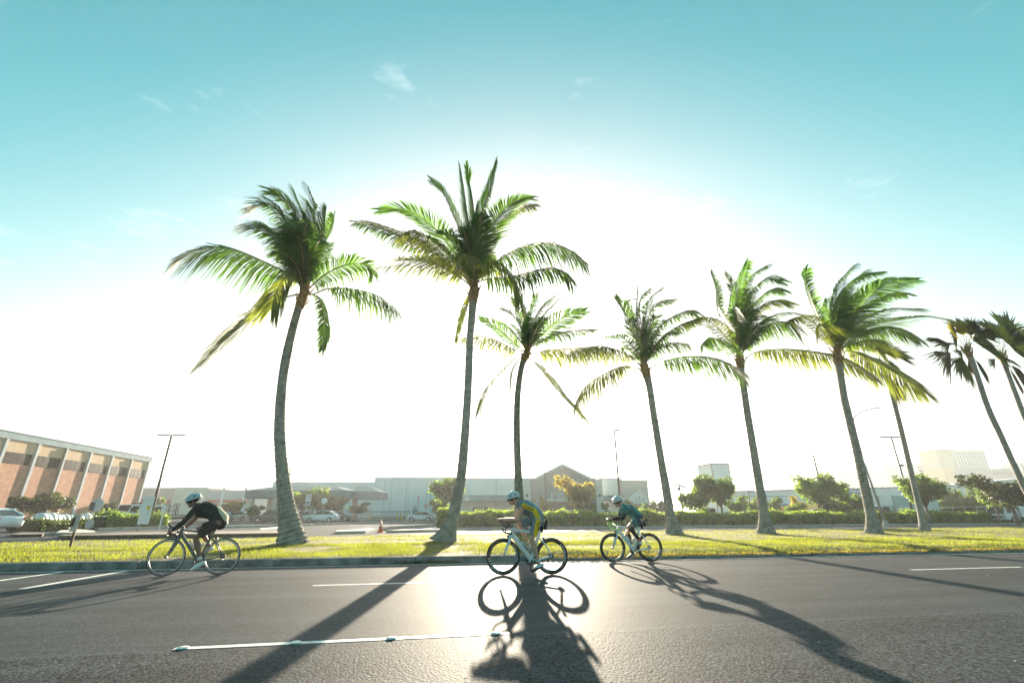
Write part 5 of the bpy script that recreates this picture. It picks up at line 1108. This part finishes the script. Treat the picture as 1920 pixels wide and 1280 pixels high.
def car(label, loc, rz, kind, col, group=None, name='parked_car', detail=True):
    L_, W, Hh, zb, zbelt, cx, rf, rr_, tb = SHAPES[kind]; t = thing(name, label, 'car', loc, rz, group); pm = paint(col); hw = W/2; hl = L_/2; wr = .34 if kind != 'sedan' else .32; fw_, rw = hl-.88, -hl+.95
    st = [(hl, .42, .72, .72), (hl-.05, .30, .80, .84), (hl-.35, .26, zb-.10, .95), (hl-.8, .24, zb-.03, .99), (cx, .24, zb+.04, 1), (rf, .24, zbelt, 1), (0, .24, zbelt, 1), (rr_, .26, zbelt+.03, 1), (tb, .30, zbelt-(.02 if kind != 'sedan' else -.02), .97), (-hl+.06, .34, zbelt-.10, .90), (-hl, .45, zbelt-.28, .80)]
    vs = []; fs = []
    for x, z0, z1, k in st:
        h = hw*k; prof = [(h*.86, z0), (h*.97, z0+.10), (h, z0+(z1-z0)*.45), (h*.975, z0+(z1-z0)*.80), (h*.90, z1-.015), (h*.75, z1+.012), (0, z1+.03)]
        vs += [(x, y, z) for y, z in prof]+[(x, -y, z) for y, z in reversed(prof[:-1])]
    n = 13
    for i in range(len(st)-1): fs += [(i*n+j, (i+1)*n+j, (i+1)*n+(j+1) % n, i*n+(j+1) % n) for j in range(n)]
    fs += [tuple(range(n)), tuple(reversed(range((len(st)-1)*n, len(st)*n)))]
    smooth_by_angle(MB().add(vs, fs).build('body', pm, t), 45)
    bw, rw_ = hw*.90, hw*.70; zr = Hh-.05
    g = [(cx, bw, zb+.03), (rf, rw_, zr), (rr_, rw_*.97, zr-.09), (tb+.02, bw*.96, zbelt)]
    v = [(x, s*y, z) for x, y, z in g for s in (1, -1)]; v += [(-.2, bw, zbelt), (-.2, -bw, zbelt)]
    gl = MB().add(v, [(0, 2, 3, 1), (2, 4, 5, 3), (4, 6, 7, 5), (0, 8, 6, 4, 2), (1, 3, 5, 7, 9)]).build('glasshouse', CARGLASS, t)
    ro = MB().hexa([(rf+.12, rw_+.02, zr-.05), (rf+.12, -rw_-.02, zr-.05), (rr_-.15, -rw_-.02, zr-.15), (rr_-.15, rw_+.02, zr-.15), (rf-.1, rw_*.86, zr+.045), (rf-.1, -rw_*.86, zr+.045), (rr_+.1, -rw_*.86, zr-.03), (rr_+.1, rw_*.86, zr-.03)]).build('roof', pm, t)
    def pillar(a, b, r=.045):
        for s in (1, -1): MB().tube([(a[0], s*a[1], a[2]), (b[0], s*b[1], b[2])], r, sides=5).build('pillar', pm, t)
    pillar((cx, bw, zb+.03), (rf, rw_, zr)); pillar((rr_, rw_*.97, zr-.09), (tb, bw*.97, zbelt), .09)
    if detail: pillar((-.25, bw+.005, zbelt), (-.33, rw_+.01, zr-.02), .03); pillar((-1.35 if kind != 'sedan' else -1.1, bw+.002, zbelt), (-1.35 if kind != 'sedan' else -1.0, rw_, zr-.05), .04)
    for x in (fw_, rw):
        for s in (1, -1):
            MB().disc((x, s*(hw*.965), wr+.02), wr*1.16, .05, seg=20).build('wheel_arch', M_PLAS, t)
            w_ = MB().ring((x, s*(hw*.94), wr), [(wr-.03, .10), (wr, .07), (wr, -.07), (wr-.03, -.10), (wr*.62, -.10), (wr*.62, .10)], seg=20).build('wheel', M_TYRE, t)
            MB().disc((x, s*(hw*.985), wr), wr*.64, .03, seg=14).build('rim', M_RIM, w_)
    MB().box((0, 0, .30), (hl*.62, hw*.9, .08)).build('sill', M_PLAS, t)
    for s in (1, -1):
        MB().box((hl-.22, s*hw*.70, .74), (.14, .18, .07), rz=-s*.5).build('headlight', M_HEADL, t); MB().box((-hl+.12, s*hw*.74, zbelt-.20), (.07, .14, .10), rz=s*.3).build('tail_light', M_TAIL, t)
        if detail: MB().ball((cx-.35, s*(hw+.08), zbelt+.06), (.07, .10, .07), seg=8).build('mirror', pm, t)
    MB().box((hl-.0, 0, .52), (.03, hw*.55, .10)).build('grille', M_PLAS, t)
    if kind in ('suv', 'van') and detail:
        for s in (1, -1): MB().tube([(rf-.2, s*rw_*.85, zr+.06), (rr_+.2, s*rw_*.85, zr+.04)], .02, sides=5).build('roof_rail', M_RIM, t)
    return t
WHT, SLV, DRK, CHAR = (.72, .73, .74), (.42, .44, .45), (.035, .045, .055), (.06, .075, .08)
LFT = math.pi-YAW; RGT = -YAW
def at(x, y, D=None):
    p = onz(x, y) if D is None else ond(x, y, D); return (p.x, p.y, 0)
G1 = 'cars in the car park'
car('white rounded hatchback cut by the picture edge beside the ribbed building', tuple(onz(14, 997)+Vector((-.956, .29, 0))*2.2), R(163), 'hatch', WHT, G1)
car('dark charcoal estate car half hidden by the S-curved palm trunk', at(508, 979.2), LFT, 'suv', CHAR, G1)
car('white estate car behind the round sign with yellow post', at(603, 978.6), LFT, 'suv', WHT, G1)
car('white car mostly hidden between the palm trunk and the no-left-turn sign', at(566, 974, 84), LFT, 'hatch', WHT, G1)
car('dark car peeping out behind the white estate car', at(634, 973, 84), RGT, 'sedan', DRK, G1)
car('white hatchback parked alone on the open lot under the no-entry disc', at(789, 975.5, 80), LFT, 'hatch', WHT, G1)
car('dark car just behind the tail of the lone white hatchback', at(824, 971, 92), LFT, 'sedan', DRK, G1)
car('white car behind the bush beside the tallest palm trunk', at(838, 974, 84), LFT, 'sedan', WHT, G1)
car('white car with sunlit tail behind the hedge, left of the bushy yellow tree', at(1046, 968, 62), RGT, 'hatch', WHT, G1)
car('dark car nose-out beside the sunlit white one behind the hedge', at(1066, 966, 70), R(70), 'suv', DRK, G1)
car('white pickup-like car under the bushy yellow tree', at(1085, 968, 72), LFT, 'sedan', WHT, G1)
car('white rounded car behind the hedge at the teal cyclist', at(1136, 969, 60), LFT, 'hatch', WHT, G1)
car('silver saloon behind the hedge, right of the teal cyclist', at(1208, 969, 62), LFT, 'sedan', SLV, G1)
car('pale car far back between two store trees', at(1008, 968, 80), LFT, 'sedan', SLV, G1)
car('white car with tinted windows behind the hedge near the leaning short palm', at(1418, 968, 72), RGT, 'hatch', WHT, G1)
car('small white car low behind the hedge, left edge of the round trees', at(1462, 968, 82), LFT, 'sedan', WHT, G1)
car('dark grey off-roader parked under the round shade trees', at(1527, 969, 66), LFT, 'suv', DRK, G1)
car('white saloon behind the hedge just left of the bushy-crowned palm trunk', at(1612, 967.5, 66), LFT, 'sedan', WHT, G1)
car('teal-green van under the round shade trees', at(1570, 966, 84), LFT, 'van', (.04, .25, .17), G1)
car('white car on the far left lot beyond the black-clad cyclist', at(445, 970, 92), LFT, 'suv', SLV, G1)
def truck(label, loc, rz, parts, col=WHT, name='truck', group=None):
    """parts: 'box', 'flat' or 'pick' behind a cab; local x forward"""
    t = thing(name, label, 'truck', loc, rz, group); pm = paint(col)
    k = parts['kind']; ch = .62 if k != 'pick' else .5
    wr = .45 if k != 'pick' else .38; hw = 1.05 if k != 'pick' else .95
    if k == 'pick':
        MB().prism([(2.75, .45), (2.75, .85), (2.6, 1.0), (1.45, 1.08), (-2.75, 1.1), (-2.75, .45)], -hw, hw).build('body', pm, t)
        MB().add([(1.45, -hw*.93, 1.08), (1.45, hw*.93, 1.08), (.8, hw*.78, 1.78), (.8, -hw*.78, 1.78), (-.55, -hw*.78, 1.78), (-.55, hw*.78, 1.78), (-.75, hw*.93, 1.1), (-.75, -hw*.93, 1.1)], [(0, 1, 2, 3), (3, 2, 5, 4), (4, 5, 6, 7), (1, 6, 5, 2), (0, 3, 4, 7)]).build('cab_glass', CARGLASS, t)
        MB().box((.12, 0, 1.80), (.72, hw*.8, .04)).build('cab_roof', pm, t)
        for x0, x1 in ((1.45, .8), (.25, .22), (-.75, -.55)):
            for s in (1, -1): MB().tube([(x0, s*hw*.94, 1.09), (x1, s*hw*.79, 1.79)], .05, sides=5).build('pillar', pm, t)
        MB().box((-1.75, 0, 1.11), (.95, hw*.85, .03)).build('bed_liner', M_PLAS, t); wx = (1.75, -1.7)
    else:
        MB().box((parts['mid'], 0, ch+.02), (parts['half'], .42, .12)).build('chassis', M_PLAS, t)
        cabx = parts['cabx']
        if parts.get('nose'):
            MB().prism([(cabx+1.9, .5), (cabx+1.9, 1.25), (cabx+.75, 1.45), (cabx+.4, 2.25), (cabx-.95, 2.3), (cabx-.95, .5)], -hw, hw).build('cab', pm, t)
            MB().add([(cabx+.745, -hw*.85, 1.5), (cabx+.745, hw*.85, 1.5), (cabx+.43, hw*.8, 2.18), (cabx+.43, -hw*.8, 2.18)], [(0, 1, 2, 3)]).shift((-.03, 0, -.005)).build('windscreen', CARGLASS, t)
            MB().box((cabx+1.91, 0, .95), (.03, .5, .25)).build('grille', M_PLAS, t)
        else:
            MB().prism([(cabx+1.0, .5), (cabx+1.0, 1.15), (cabx+.72, 2.15), (cabx+.55, 2.25), (cabx-.85, 2.3), (cabx-.85, .5)], -hw, hw).build('cab', pm, t)
            MB().add([(cabx+.99, -hw*.9, 1.2), (cabx+.99, hw*.9, 1.2), (cabx+.74, hw*.86, 2.1), (cabx+.74, -hw*.86, 2.1)], [(0, 1, 2, 3)]).shift((-.025, 0, 0)).build('windscreen', CARGLASS, t)
            MB().box((cabx+1.01, 0, .8), (.02, hw*.8, .10)).build('grille', M_PLAS, t)
        for s in (1, -1):
            MB().prism([(cabx+.62, 1.3), (cabx+.45, 2.05), (cabx-.4, 2.05), (cabx-.4, 1.3)], s*hw-.01, s*(hw+.012)).build('side_window', CARGLASS, t)
            MB().box((cabx+.7, s*(hw+.2), 1.65), (.05, .09, .2)).build('mirror', M_PLAS, t); MB().box((cabx+(1.9 if parts.get('nose') else 1.0), s*.75, .75), (.05, .16, .09)).build('headlight', M_HEADL, t)
        if k == 'box':
            a, b_, zz = parts['box']; MB().box(((a+b_)/2, 0, (ch+.15+zz)/2), ((b_-a)/2, 1.15, (zz-ch-.15)/2)).build('cargo_box', paint(parts.get('bc', WHT)), t)
            for x in (a, b_):
                for s in (1, -1): MB().box((x, s*1.15, (ch+.15+zz)/2), (.05, .04, (zz-ch-.15)/2)).build('corner_rail', M_RIM, t)
        else:
            a, b_ = parts['bed']; MB().box(((a+b_)/2, 0, ch+.32), ((b_-a)/2, 1.2, .09)).build('flatbed', mat('bed_wood', (.16, .10, .06), rough=.8, var=.3, vscale=4), t)
            for i, x in enumerate((a+.15, b_-.15, b_-1.3)):
                h = 1.5 if i else 1.2
                for y in (-1.1, 0, 1.1): MB().box((x, y, ch+.4+h/2), (.04, .04, h/2)).build('rack_post', M_POLE, t)
                for z in (.45, .95): MB().box((x, 0, ch+.4+h*z), (.03, 1.1, .05)).build('rack_rail', M_POLE, t)
        wx = parts['wheels']
    for x in wx:
        for s in (1, -1):
            w_ = MB().ring((x, s*(hw-.08), wr), [(wr-.04, .13), (wr, .10), (wr, -.10), (wr-.04, -.13), (wr*.55, -.13), (wr*.55, .13)], seg=18).build('wheel', M_TYRE, t); MB().disc((x, s*(hw+.03), wr), wr*.56, .03, seg=14).build('rim', M_RIM, w_)
    return t
NOSE = dict(kind='flat', nose=True, mid=-.6, half=3.6, cabx=2.0, bed=(-4.0, .95), wheels=(2.9, -2.4))
truck('white flatbed truck facing out, left one of the pair by the ribbed building', at(262, 981), R(-112), NOSE, group='flatbed trucks by the ribbed building')
truck('white flatbed truck with dark stake racks, behind the black-clad cyclist', at(318, 980), R(-142), NOSE, group='flatbed trucks by the ribbed building')
truck('white box truck with square cab behind the hedge', at(1697, 972, 66), R(172), dict(kind='box', mid=-.4, half=3.9, cabx=3.1, box=(-4.2, 2.0, 3.45), wheels=(3.0, -2.4)), name='box_truck')
truck('white box truck whose cab pokes in at the right edge behind the hedge', at(1922, 968, 62), R(176), dict(kind='box', mid=-.4, half=3.9, cabx=3.1, box=(-4.2, 2.0, 3.5), wheels=(3.0, -2.4)), name='box_truck')
truck('silver pickup truck parked under the leafy trees behind the hedge', at(1329, 970, 60), LFT, dict(kind='pick'), SLV, name='pickup_truck')
truck('yellow-orange hire truck behind the dark off-roader', at(1523, 966, 84), LFT, dict(kind='box', mid=-.4, half=3.9, cabx=3.1, box=(-4.2, 2.0, 2.75), bc=(.72, .40, .02), wheels=(3.0, -2.4)), col=(.72, .40, .02), name='box_truck')
truck('small white and orange truck beyond the swept-crown palm', at(1462, 964, 98), LFT, dict(kind='box', mid=-.4, half=3.9, cabx=3.1, box=(-4.2, 2.0, 2.6), bc=(.70, .30, .05), wheels=(3.0, -2.4)), name='box_truck')

# ------------------------------------------------------------------ yard goods at the left
TARP = mat('white_wrap', (.66, .69, .70), rough=.45, var=.12, vscale=2, bump=.5, bscale=5); BALEWRAP = mat('blue_grey_wrap', (.32, .42, .44), rough=.5, var=.15, vscale=1.2, bump=.3, bscale=4); STRAP = mat('cream_strap', (.62, .50, .34), rough=.7, var=.1)  # bale sides blue-grey wrap, top sheets and bags white
def wrapped_stack(label, x, y, D, w_, d_, h, tiers=2):
    p = ond(x, y, D); t = thing('wrapped_stack', label, 'stack', (p.x, p.y, 0), -R(5), 'wrapped stacks in the yard')
    for k in range(tiers):
        z = h/tiers; MB().box((0, 0, z*(k+.5)), (w_/2, d_/2, z/2-.06)).build('bale', BALEWRAP, t); MB().box((w_*.12, -.01, z*(k+.5)), (w_*.07, d_/2+.03, z/2-.05)).build('strap', STRAP, t)
    MB().box((0, 0, h+.03), (w_/2+.03, d_/2+.03, .05)).build('top_sheet', TARP, t)
wrapped_stack('tall stack of blue-grey wrapped bales beyond the white rounded hatchback', 8, 965, 62, 4.2, 3, 3.3)
wrapped_stack('stack of wrapped bales right beside the first small yard tree', 42, 965, 66, 3.6, 3, 3.7)
random.seed(21)
bagm = []
for v in range(3):
    mb = MB(); mb.ball((0, 0, .42), (.52, .5, .46), seg=12)
    mb.v = [(x*(1+.16*noise.noise(Vector((x*3+v*9, y*3, z*3)))), y*(1+.16*noise.noise(Vector((x*3, y*3+v*5, z*3)))), max(0, z*(1+.12*noise.noise(Vector((x*4, y*4, z*4+v)))))) for x, y, z in mb.v]; bagm.append(mb.mesh('bulk_bag', TARP, True))
for i, x in enumerate([70, 79, 88, 97, 106, 115, 124, 134, 144, 155, 166, 176, 185, 194, 203, 212]):
    p = onz(x, 985-.045*(x-70)); p = EYEV+(p-EYEV)*1.0; o = link('bulk_bag', bagm[i % 3], None, (p.x, p.y, 0), random.uniform(0, 6)); s = 1.3+random.uniform(-.15, .2); o.scale = (s, s, s*1.05)
    tag(o, 'white bulk bag in the row behind the low shrubs by the ribbed building', 'bag', 'white bulk bags in a row')
p = onz(160, 977); t = thing('storage_rack', 'dark blue-black panel rack with orange upright in front of the ribbed building', 'rack', (p.x, p.y, 0), R(-15))
for x in (-1.6, .2): MB().box((x, 0, 1.5), (.85, .08, 1.1)).build('panel', mat('panel_dark', (.02, .03, .045), rough=.3), t)
for x in (-2.6, -.7, 1.15): MB().box((x, 0, 1.3), (.06, .08, 1.3)).build('upright', mat('rack_orange', (.6, .28, .04), rough=.6) if x < -2 else TRIM, t)
MB().box((-.7, 0, 2.68), (2.0, .1, .05)).build('top_rail', TRIM, t)
# iron fence with yellow bollards along the store wall
a, _ = sz(648, 968, 104); b, _ = sz(768, 968, 104); t = site('iron_fence', 'dark picket fence panels along the foot of the pale store wall', 'fence', a, 104)
n = 40
for i in range(n+1): MB().box(((b-a)*i/n, 0, .95), (.03, .03, .95)).build('picket', M_POLE, t)
for z in (.3, 1.6): MB().box(((b-a)/2, .02, z), ((b-a)/2, .025, .04)).build('rail', M_POLE, t)
bm_ = MB().tube([(0, 0, 0), (0, 0, 1.15), (0, 0, 1.22)], [.14, .14, .06], sides=12).mesh('bollard', M_YEL, True)
for x in (694, 745, 752, 764, 925, 932, 940):
    s, _ = sz(x, 968, 100); o = link('bollard', bm_, None, SD(s, 100, 0)); tag(o, 'short yellow bollard guarding the foot of the store wall', 'bollard', 'yellow bollards at the store')
# screened fence at the right
p0, p1 = at(1748, 968, 72), at(1884, 968, 66); v = Vector(p1)-Vector(p0); t = thing('screened_fence', 'chain-link fence covered with dark green windscreen behind the hedge', 'fence', p0, math.atan2(v.y, v.x)); Ln = v.length
SCR = mat('windscreen_mesh', (.02, .03, .03), rough=.8, var=.25, vscale=.7); n = 6
for i in range(n+1): MB().tube([(Ln*i/n, .06, 0), (Ln*i/n, .06, 2.05)], .04, sides=6).build('post', M_GALV, t)
for i in range(n): MB().box((Ln*(i+.5)/n, 0, .95+.05*i/n), (Ln/n/2-.05, .02, .9+.08*i/n)).build('screen_panel', SCR, t)
MB().box((Ln/2, .06, 2.05), (Ln/2, .03, .03)).build('top_rail', M_GALV, t)
# market stalls behind the fence
for i, (x, lab, c) in enumerate(((1772, 'white-roofed open stall row behind the windscreen fence, left end', WHT), (1812, 'stall with a pale pink awning behind the windscreen fence', (.62, .36, .30)), (1856, 'grey-roofed open stall behind the windscreen fence, right end', SLV))):
    p = at(x, 965, 96); t = thing('market_stall', lab, 'stall', p, -YAW, 'stalls behind the fence')
    MB().hexa([(-3.4, -2, 2.9), (3.4, -2, 2.9), (3.4, 2, 3.5), (-3.4, 2, 3.5), (-3.4, -2, 3.02), (3.4, -2, 3.02), (3.4, 2, 3.62), (-3.4, 2, 3.62)]).build('roof', paint(c), t); MB().box((0, 1.9, 1.7), (3.3, .05, 1.6)).build('back_wall', M_PLAS, t)
    for q in (-3.2, -1.1, 1.1, 3.2): MB().box((q, -1.9, 1.45), (.06, .06, 1.45)).build('post', TRIM, t)
    MB().box((0, -1.7, .55), (3.2, .4, .5)).build('counter', TRIM, t)

# ------------------------------------------------------------------ trees, shrubs and hedges
M_BARK = mat('tree_bark', (.20, .16, .12), rough=.95, var=.3, vscale=6, bump=.6, bscale=20)
def leafmat(n, c, tr, f=.4): return mat(n, c, rough=.5, var=.45, vscale=1.4, trans=tr, tfac=f, rnd=.3)
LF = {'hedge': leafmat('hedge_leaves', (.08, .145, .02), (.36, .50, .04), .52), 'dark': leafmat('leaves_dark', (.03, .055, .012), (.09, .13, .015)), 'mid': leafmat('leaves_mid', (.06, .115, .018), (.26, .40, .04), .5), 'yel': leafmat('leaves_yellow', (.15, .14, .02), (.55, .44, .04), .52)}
def leaf_cloud(clumps, n, size, rng):
    """many small leaf faces spread through the clumps: returns one mesh's verts and quads"""
    wts = np.array([c[1]**2.2 for c in clumps]); wts /= wts.sum(); idx = rng.choice(len(clumps), n, p=wts)
    C = np.array([c[0] for c in clumps])[idx]; Rr = np.array([c[1] for c in clumps])[idx]
    d = rng.normal(size=(n, 3)); d /= np.linalg.norm(d, axis=1)[:, None]; r = Rr*(rng.random(n)**.45)
    P = C+d*r[:, None]*np.array([1, 1, 1.05]); nr = d*.8+rng.normal(size=(n, 3))*.7+np.array([0, 0, .35]); nr /= np.linalg.norm(nr, axis=1)[:, None]
    a = np.cross(nr, rng.normal(size=(n, 3))); a /= np.linalg.norm(a, axis=1)[:, None]; b = np.cross(nr, a); s = size*(.6+.8*rng.random(n))[:, None]
    V = np.stack([P-a*s*.5, P+b*s*.28, P+a*s*.5, P-b*s*.28], 1).reshape(-1, 3); return V
def quads(name, V, m):
    k = len(V)//4; me = bpy.data.meshes.new(name); me.vertices.add(k*4); me.vertices.foreach_set('co', V.astype(np.float32).ravel()); me.loops.add(k*4); me.loops.foreach_set('vertex_index', np.arange(k*4, dtype=np.int32)); me.polygons.add(k); me.polygons.foreach_set('loop_start', (np.arange(k)*4).astype(np.int32)); me.update(calc_edges=True); me.validate(); me.materials.append(m); return me
VAR = []
for v in range(4):                                          # unit trees, one metre tall
    rng = np.random.default_rng(100+v); random.seed(50+v); tr = MB(); cl = []
    fork = .30+.06*v % .1; tr.tube([(0, 0, -.02), (.01, 0, fork*.5), (0, .01, fork)], [.030, .022, .019], sides=7)
    for k in range(7):
        a = k*2.4+v; rr = random.uniform(.14, .30); z = random.uniform(.44, .86); e = Vector((math.cos(a)*rr, math.sin(a)*rr, z)); m_ = Vector((e.x*.45, e.y*.45, fork+(z-fork)*.55)); tr.tube([(0, 0, fork-.02), m_, e], [.015, .009, .004], sides=5)
        cl.append((tuple(e), random.uniform(.11, .17))); cl.append((tuple(e*.8+Vector((random.uniform(-.1, .1), random.uniform(-.1, .1), .12))), random.uniform(.09, .14)))
        for q in range(2): b2 = Vector((e.x*1.25+random.uniform(-.08, .08), e.y*1.25+random.uniform(-.08, .08), z+random.uniform(-.10, .10))); tr.tube([m_, b2], [.006, .002], sides=4); cl.append((tuple(b2), random.uniform(.06, .10)))
        cl.append(((e.x*.6, e.y*.6, z*.82), random.uniform(.10, .15)))
    VAR.append((tr, leaf_cloud(cl, 4200, .058, rng)))
TM = {}
def tree(label, x, ytop, D, wide, v, kind, group='small shade trees', n=None):
    p = ond(x, ytop, D); t = thing('shade_tree', label, 'tree', (p.x, p.y, 0), random.uniform(0, 6), group); h = p.z; wpx = abs(ond(x+wide/2, ytop, D).dot(RT)-ond(x-wide/2, ytop, D).dot(RT)); sx = wpx/.72
    tr, V = VAR[v]
    if ('t', v) not in TM: TM['t', v] = tr.mesh('trunk', M_BARK, True)
    if (kind, v) not in TM: TM[kind, v] = quads('crown', V, LF[kind])
    a = link('trunk', TM['t', v], t); a.scale = (sx, sx, h); c = link('crown', TM[kind, v], t); c.scale = (sx, sx, h); return t
random.seed(77)
tree('small dark spreading tree between the wrapped bales and the ribbed building', 86, 917, 58, 84, 0, 'dark')
tree('round little tree against the foot of the ribbed building', 211, 940, 74, 32, 1, 'dark')
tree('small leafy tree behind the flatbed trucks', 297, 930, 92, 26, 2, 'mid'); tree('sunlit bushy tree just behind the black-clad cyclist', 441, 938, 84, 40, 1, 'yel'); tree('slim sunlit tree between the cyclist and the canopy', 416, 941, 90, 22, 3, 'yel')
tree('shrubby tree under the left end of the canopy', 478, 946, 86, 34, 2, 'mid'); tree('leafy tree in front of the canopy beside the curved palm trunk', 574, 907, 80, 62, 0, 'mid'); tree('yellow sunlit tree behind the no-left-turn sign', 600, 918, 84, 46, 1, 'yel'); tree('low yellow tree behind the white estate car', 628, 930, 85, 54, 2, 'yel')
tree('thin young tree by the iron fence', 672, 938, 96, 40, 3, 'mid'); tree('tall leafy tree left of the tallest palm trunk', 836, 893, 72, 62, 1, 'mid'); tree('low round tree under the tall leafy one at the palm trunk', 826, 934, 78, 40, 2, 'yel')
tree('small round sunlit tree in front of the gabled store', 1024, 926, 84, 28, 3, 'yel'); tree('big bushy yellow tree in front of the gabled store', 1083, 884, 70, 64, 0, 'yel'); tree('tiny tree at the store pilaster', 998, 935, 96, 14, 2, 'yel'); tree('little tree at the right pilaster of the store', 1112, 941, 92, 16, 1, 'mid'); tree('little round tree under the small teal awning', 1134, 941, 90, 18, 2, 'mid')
tree('round green tree in front of the small gabled porch', 1183, 933, 74, 34, 3, 'mid'); tree('dark green tree right of the gabled porch', 1221, 934, 76, 34, 0, 'mid'); tree('dark bushy tree beside the leaning short palm trunk', 1244, 936, 82, 28, 1, 'dark')
tree('large leafy tree over the silver pickup, left one', 1303, 888, 58, 62, 2, 'mid'); tree('large leafy tree over the silver pickup, right one', 1343, 891, 58, 66, 1, 'mid'); tree('pale tree behind the pickup trees', 1376, 924, 72, 44, 3, 'mid'); tree('small tree left of the swept-crown palm trunk', 1408, 928, 84, 38, 0, 'mid'); tree('small tree right of the swept-crown palm trunk', 1446, 930, 86, 36, 2, 'mid')
tree('pale small tree at the left of the round shade trees', 1492, 926, 72, 30, 3, 'yel'); tree('wide round shade tree over the dark off-roader', 1524, 888, 62, 82, 1, 'mid'); tree('darker round shade tree beside the bushy-crowned palm', 1578, 906, 64, 60, 2, 'mid'); tree('round bush tree low behind the hedge', 1482, 940, 68, 24, 0, 'mid'); tree('small tree by the mural sign', 1603, 922, 70, 34, 3, 'mid')
tree('dense round tree behind the slender fan palm trunk', 1718, 888, 56, 80, 1, 'mid'); tree('broad dark tree near the right edge above the fence', 1872, 880, 54, 92, 0, 'dark'); tree('sunlit leafy tree left of the broad dark one', 1843, 884, 58, 44, 3, 'mid')
for i, x in enumerate((1762, 1774, 1786, 1798, 1810, 1822, 1834)):
    tree('little bushy tree in the clipped row above the windscreen fence', x, 916-.35*i, 90, 20, i % 4, 'mid', 'row of little trees above the fence')
# hedges
def hedge(label, pa, pb, h, w_, n, size, kind, name='hedge', wob=.34):
    rng = np.random.default_rng(len(label)); a, b = Vector(pa), Vector(pb); L_ = (b-a).length; t = thing(name, label, 'hedge', a, math.atan2((b-a).y, (b-a).x))
    u = rng.random(n)*L_; f = rng.random(n); hh = h*(1+wob*np.array([noise.noise(Vector((q*.55, 1.3, 0)))+.5*noise.noise(Vector((q*1.8, 7, 0))) for q in u]))
    top = f < .5; y = np.where(top, rng.uniform(-w_/2, w_/2, n), np.where(rng.random(n) < .85, -w_/2+rng.normal(0, .10, n)*1.0, w_/2)); z = np.where(top, hh+np.abs(rng.normal(0, .15, n))-.05, rng.random(n)*hh)
    round_ = np.clip((np.abs(y)-w_*.32)/(w_*.18), 0, 1)*.25*h; z = np.where(top, z-round_, z)
    P = np.stack([u, y, np.maximum(.02, z)], 1); nr = rng.normal(size=(n, 3))+np.stack([np.zeros(n), np.where(top, 0, -.8), np.where(top, .9, .2)], 1); nr /= np.linalg.norm(nr, axis=1)[:, None]
    aa = np.cross(nr, rng.normal(size=(n, 3))); aa /= np.linalg.norm(aa, axis=1)[:, None]; bb = np.cross(nr, aa); s = size*(.6+.8*rng.random(n))[:, None]
    V = np.stack([P-aa*s*.5, P+bb*s*.3, P+aa*s*.5, P-bb*s*.3], 1).reshape(-1, 3); link('foliage', quads('foliage', V, LF['hedge' if name == 'hedge' else kind]), t)
    k = max(4, int(L_/1.2)); vs = []; fs = []
    for i in range(k+1):
        q = L_*i/k; z = h*(1+wob*(noise.noise(Vector((q*.55, 1.3, 0)))+.5*noise.noise(Vector((q*1.8, 7, 0)))))*.86; vs += [(q, -w_*.42, 0), (q, -w_*.40, z*.75), (q, -w_*.2, z), (q, w_*.2, z), (q, w_*.40, z*.75), (q, w_*.42, 0)]
    for i in range(k): fs += [(i*6+j, (i+1)*6+j, (i+1)*6+j+1, i*6+j+1) for j in range(5)]
    fs += [tuple(range(6)), tuple(reversed(range(k*6, k*6+6)))]
    MB().add(vs, fs).build('branches', mat('hedge_core', (.02, .028, .010), rough=.95, var=.4, vscale=5), t)
    return t
hp = [onz(x, y) for x, y in ((818, 989), (960, 988.4), (1200, 986.4), (1440, 984.2), (1700, 982.2), (1935, 980.2))]
hedge('clipped green hedge at its left end behind the yellow-striped cyclist', hp[0], hp[1], 1.15, 1.9, 9000, .17, 'mid')
hedge('clipped green hedge stretch between the yellow-striped and teal cyclists', hp[1]+Vector((.1, 0, 0)), hp[2], 1.12, 1.9, 16000, .17, 'mid')
hedge('clipped green hedge stretch between the leaning short palm and the swept-crown palm', hp[2]+Vector((.1, 0, 0)), hp[3], 1.12, 1.9, 16000, .17, 'mid')
hedge('clipped green hedge stretch behind the bushy-crowned palm and the street lamp', hp[3]+Vector((.1, 0, 0)), hp[4], 1.15, 1.9, 20000, .17, 'mid', wob=.3)
hedge('clipped green hedge stretch ending below the screened fence', hp[4]+Vector((.1, 0, 0)), hp[5]+(hp[5]-hp[4])*.4, 1.2, 1.9, 24000, .17, 'mid', wob=.26)
hedge('low loose shrubs in front of the white bulk bags', onz(46, 995), onz(180, 990), .5, 1.6, 5000, .15, 'dark', 'shrub_bed', .35)
hedge('low green shrubs in front of the flatbed trucks', onz(178, 992), onz(300, 988.5), .95, 1.7, 6000, .15, 'mid', 'shrub_bed', .3)
hedge('grassy low bush under the round shade trees', ond(1552, 968, 60), ond(1592, 968, 60), 1.5, 1.6, 3000, .16, 'mid', 'shrub_bed', .3)

# ------------------------------------------------------------------ the air
HZ_T = 118.0; mb = MB(); mb.box((0, 0, HZ_T/2-.75), (3100, 3100, HZ_T/2+.75))
hz = mb.build('haze', None if False else bpy.data.materials.new('haze_air')); structure(hz, 'stuff'); hz['label'] = 'thin bright morning haze over everything'
m = hz.data.materials[0]; m.use_nodes = True; N = m.node_tree.nodes; N.remove(N['Principled BSDF']); pv = N.new('ShaderNodeVolumePrincipled')
pv.inputs['Color'].default_value = (.96, .98, 1, 1); pv.inputs['Density'].default_value = .0004; pv.inputs['Anisotropy'].default_value = .45
m.node_tree.links.new(pv.outputs[0], N['Material Output'].inputs['Volume'])
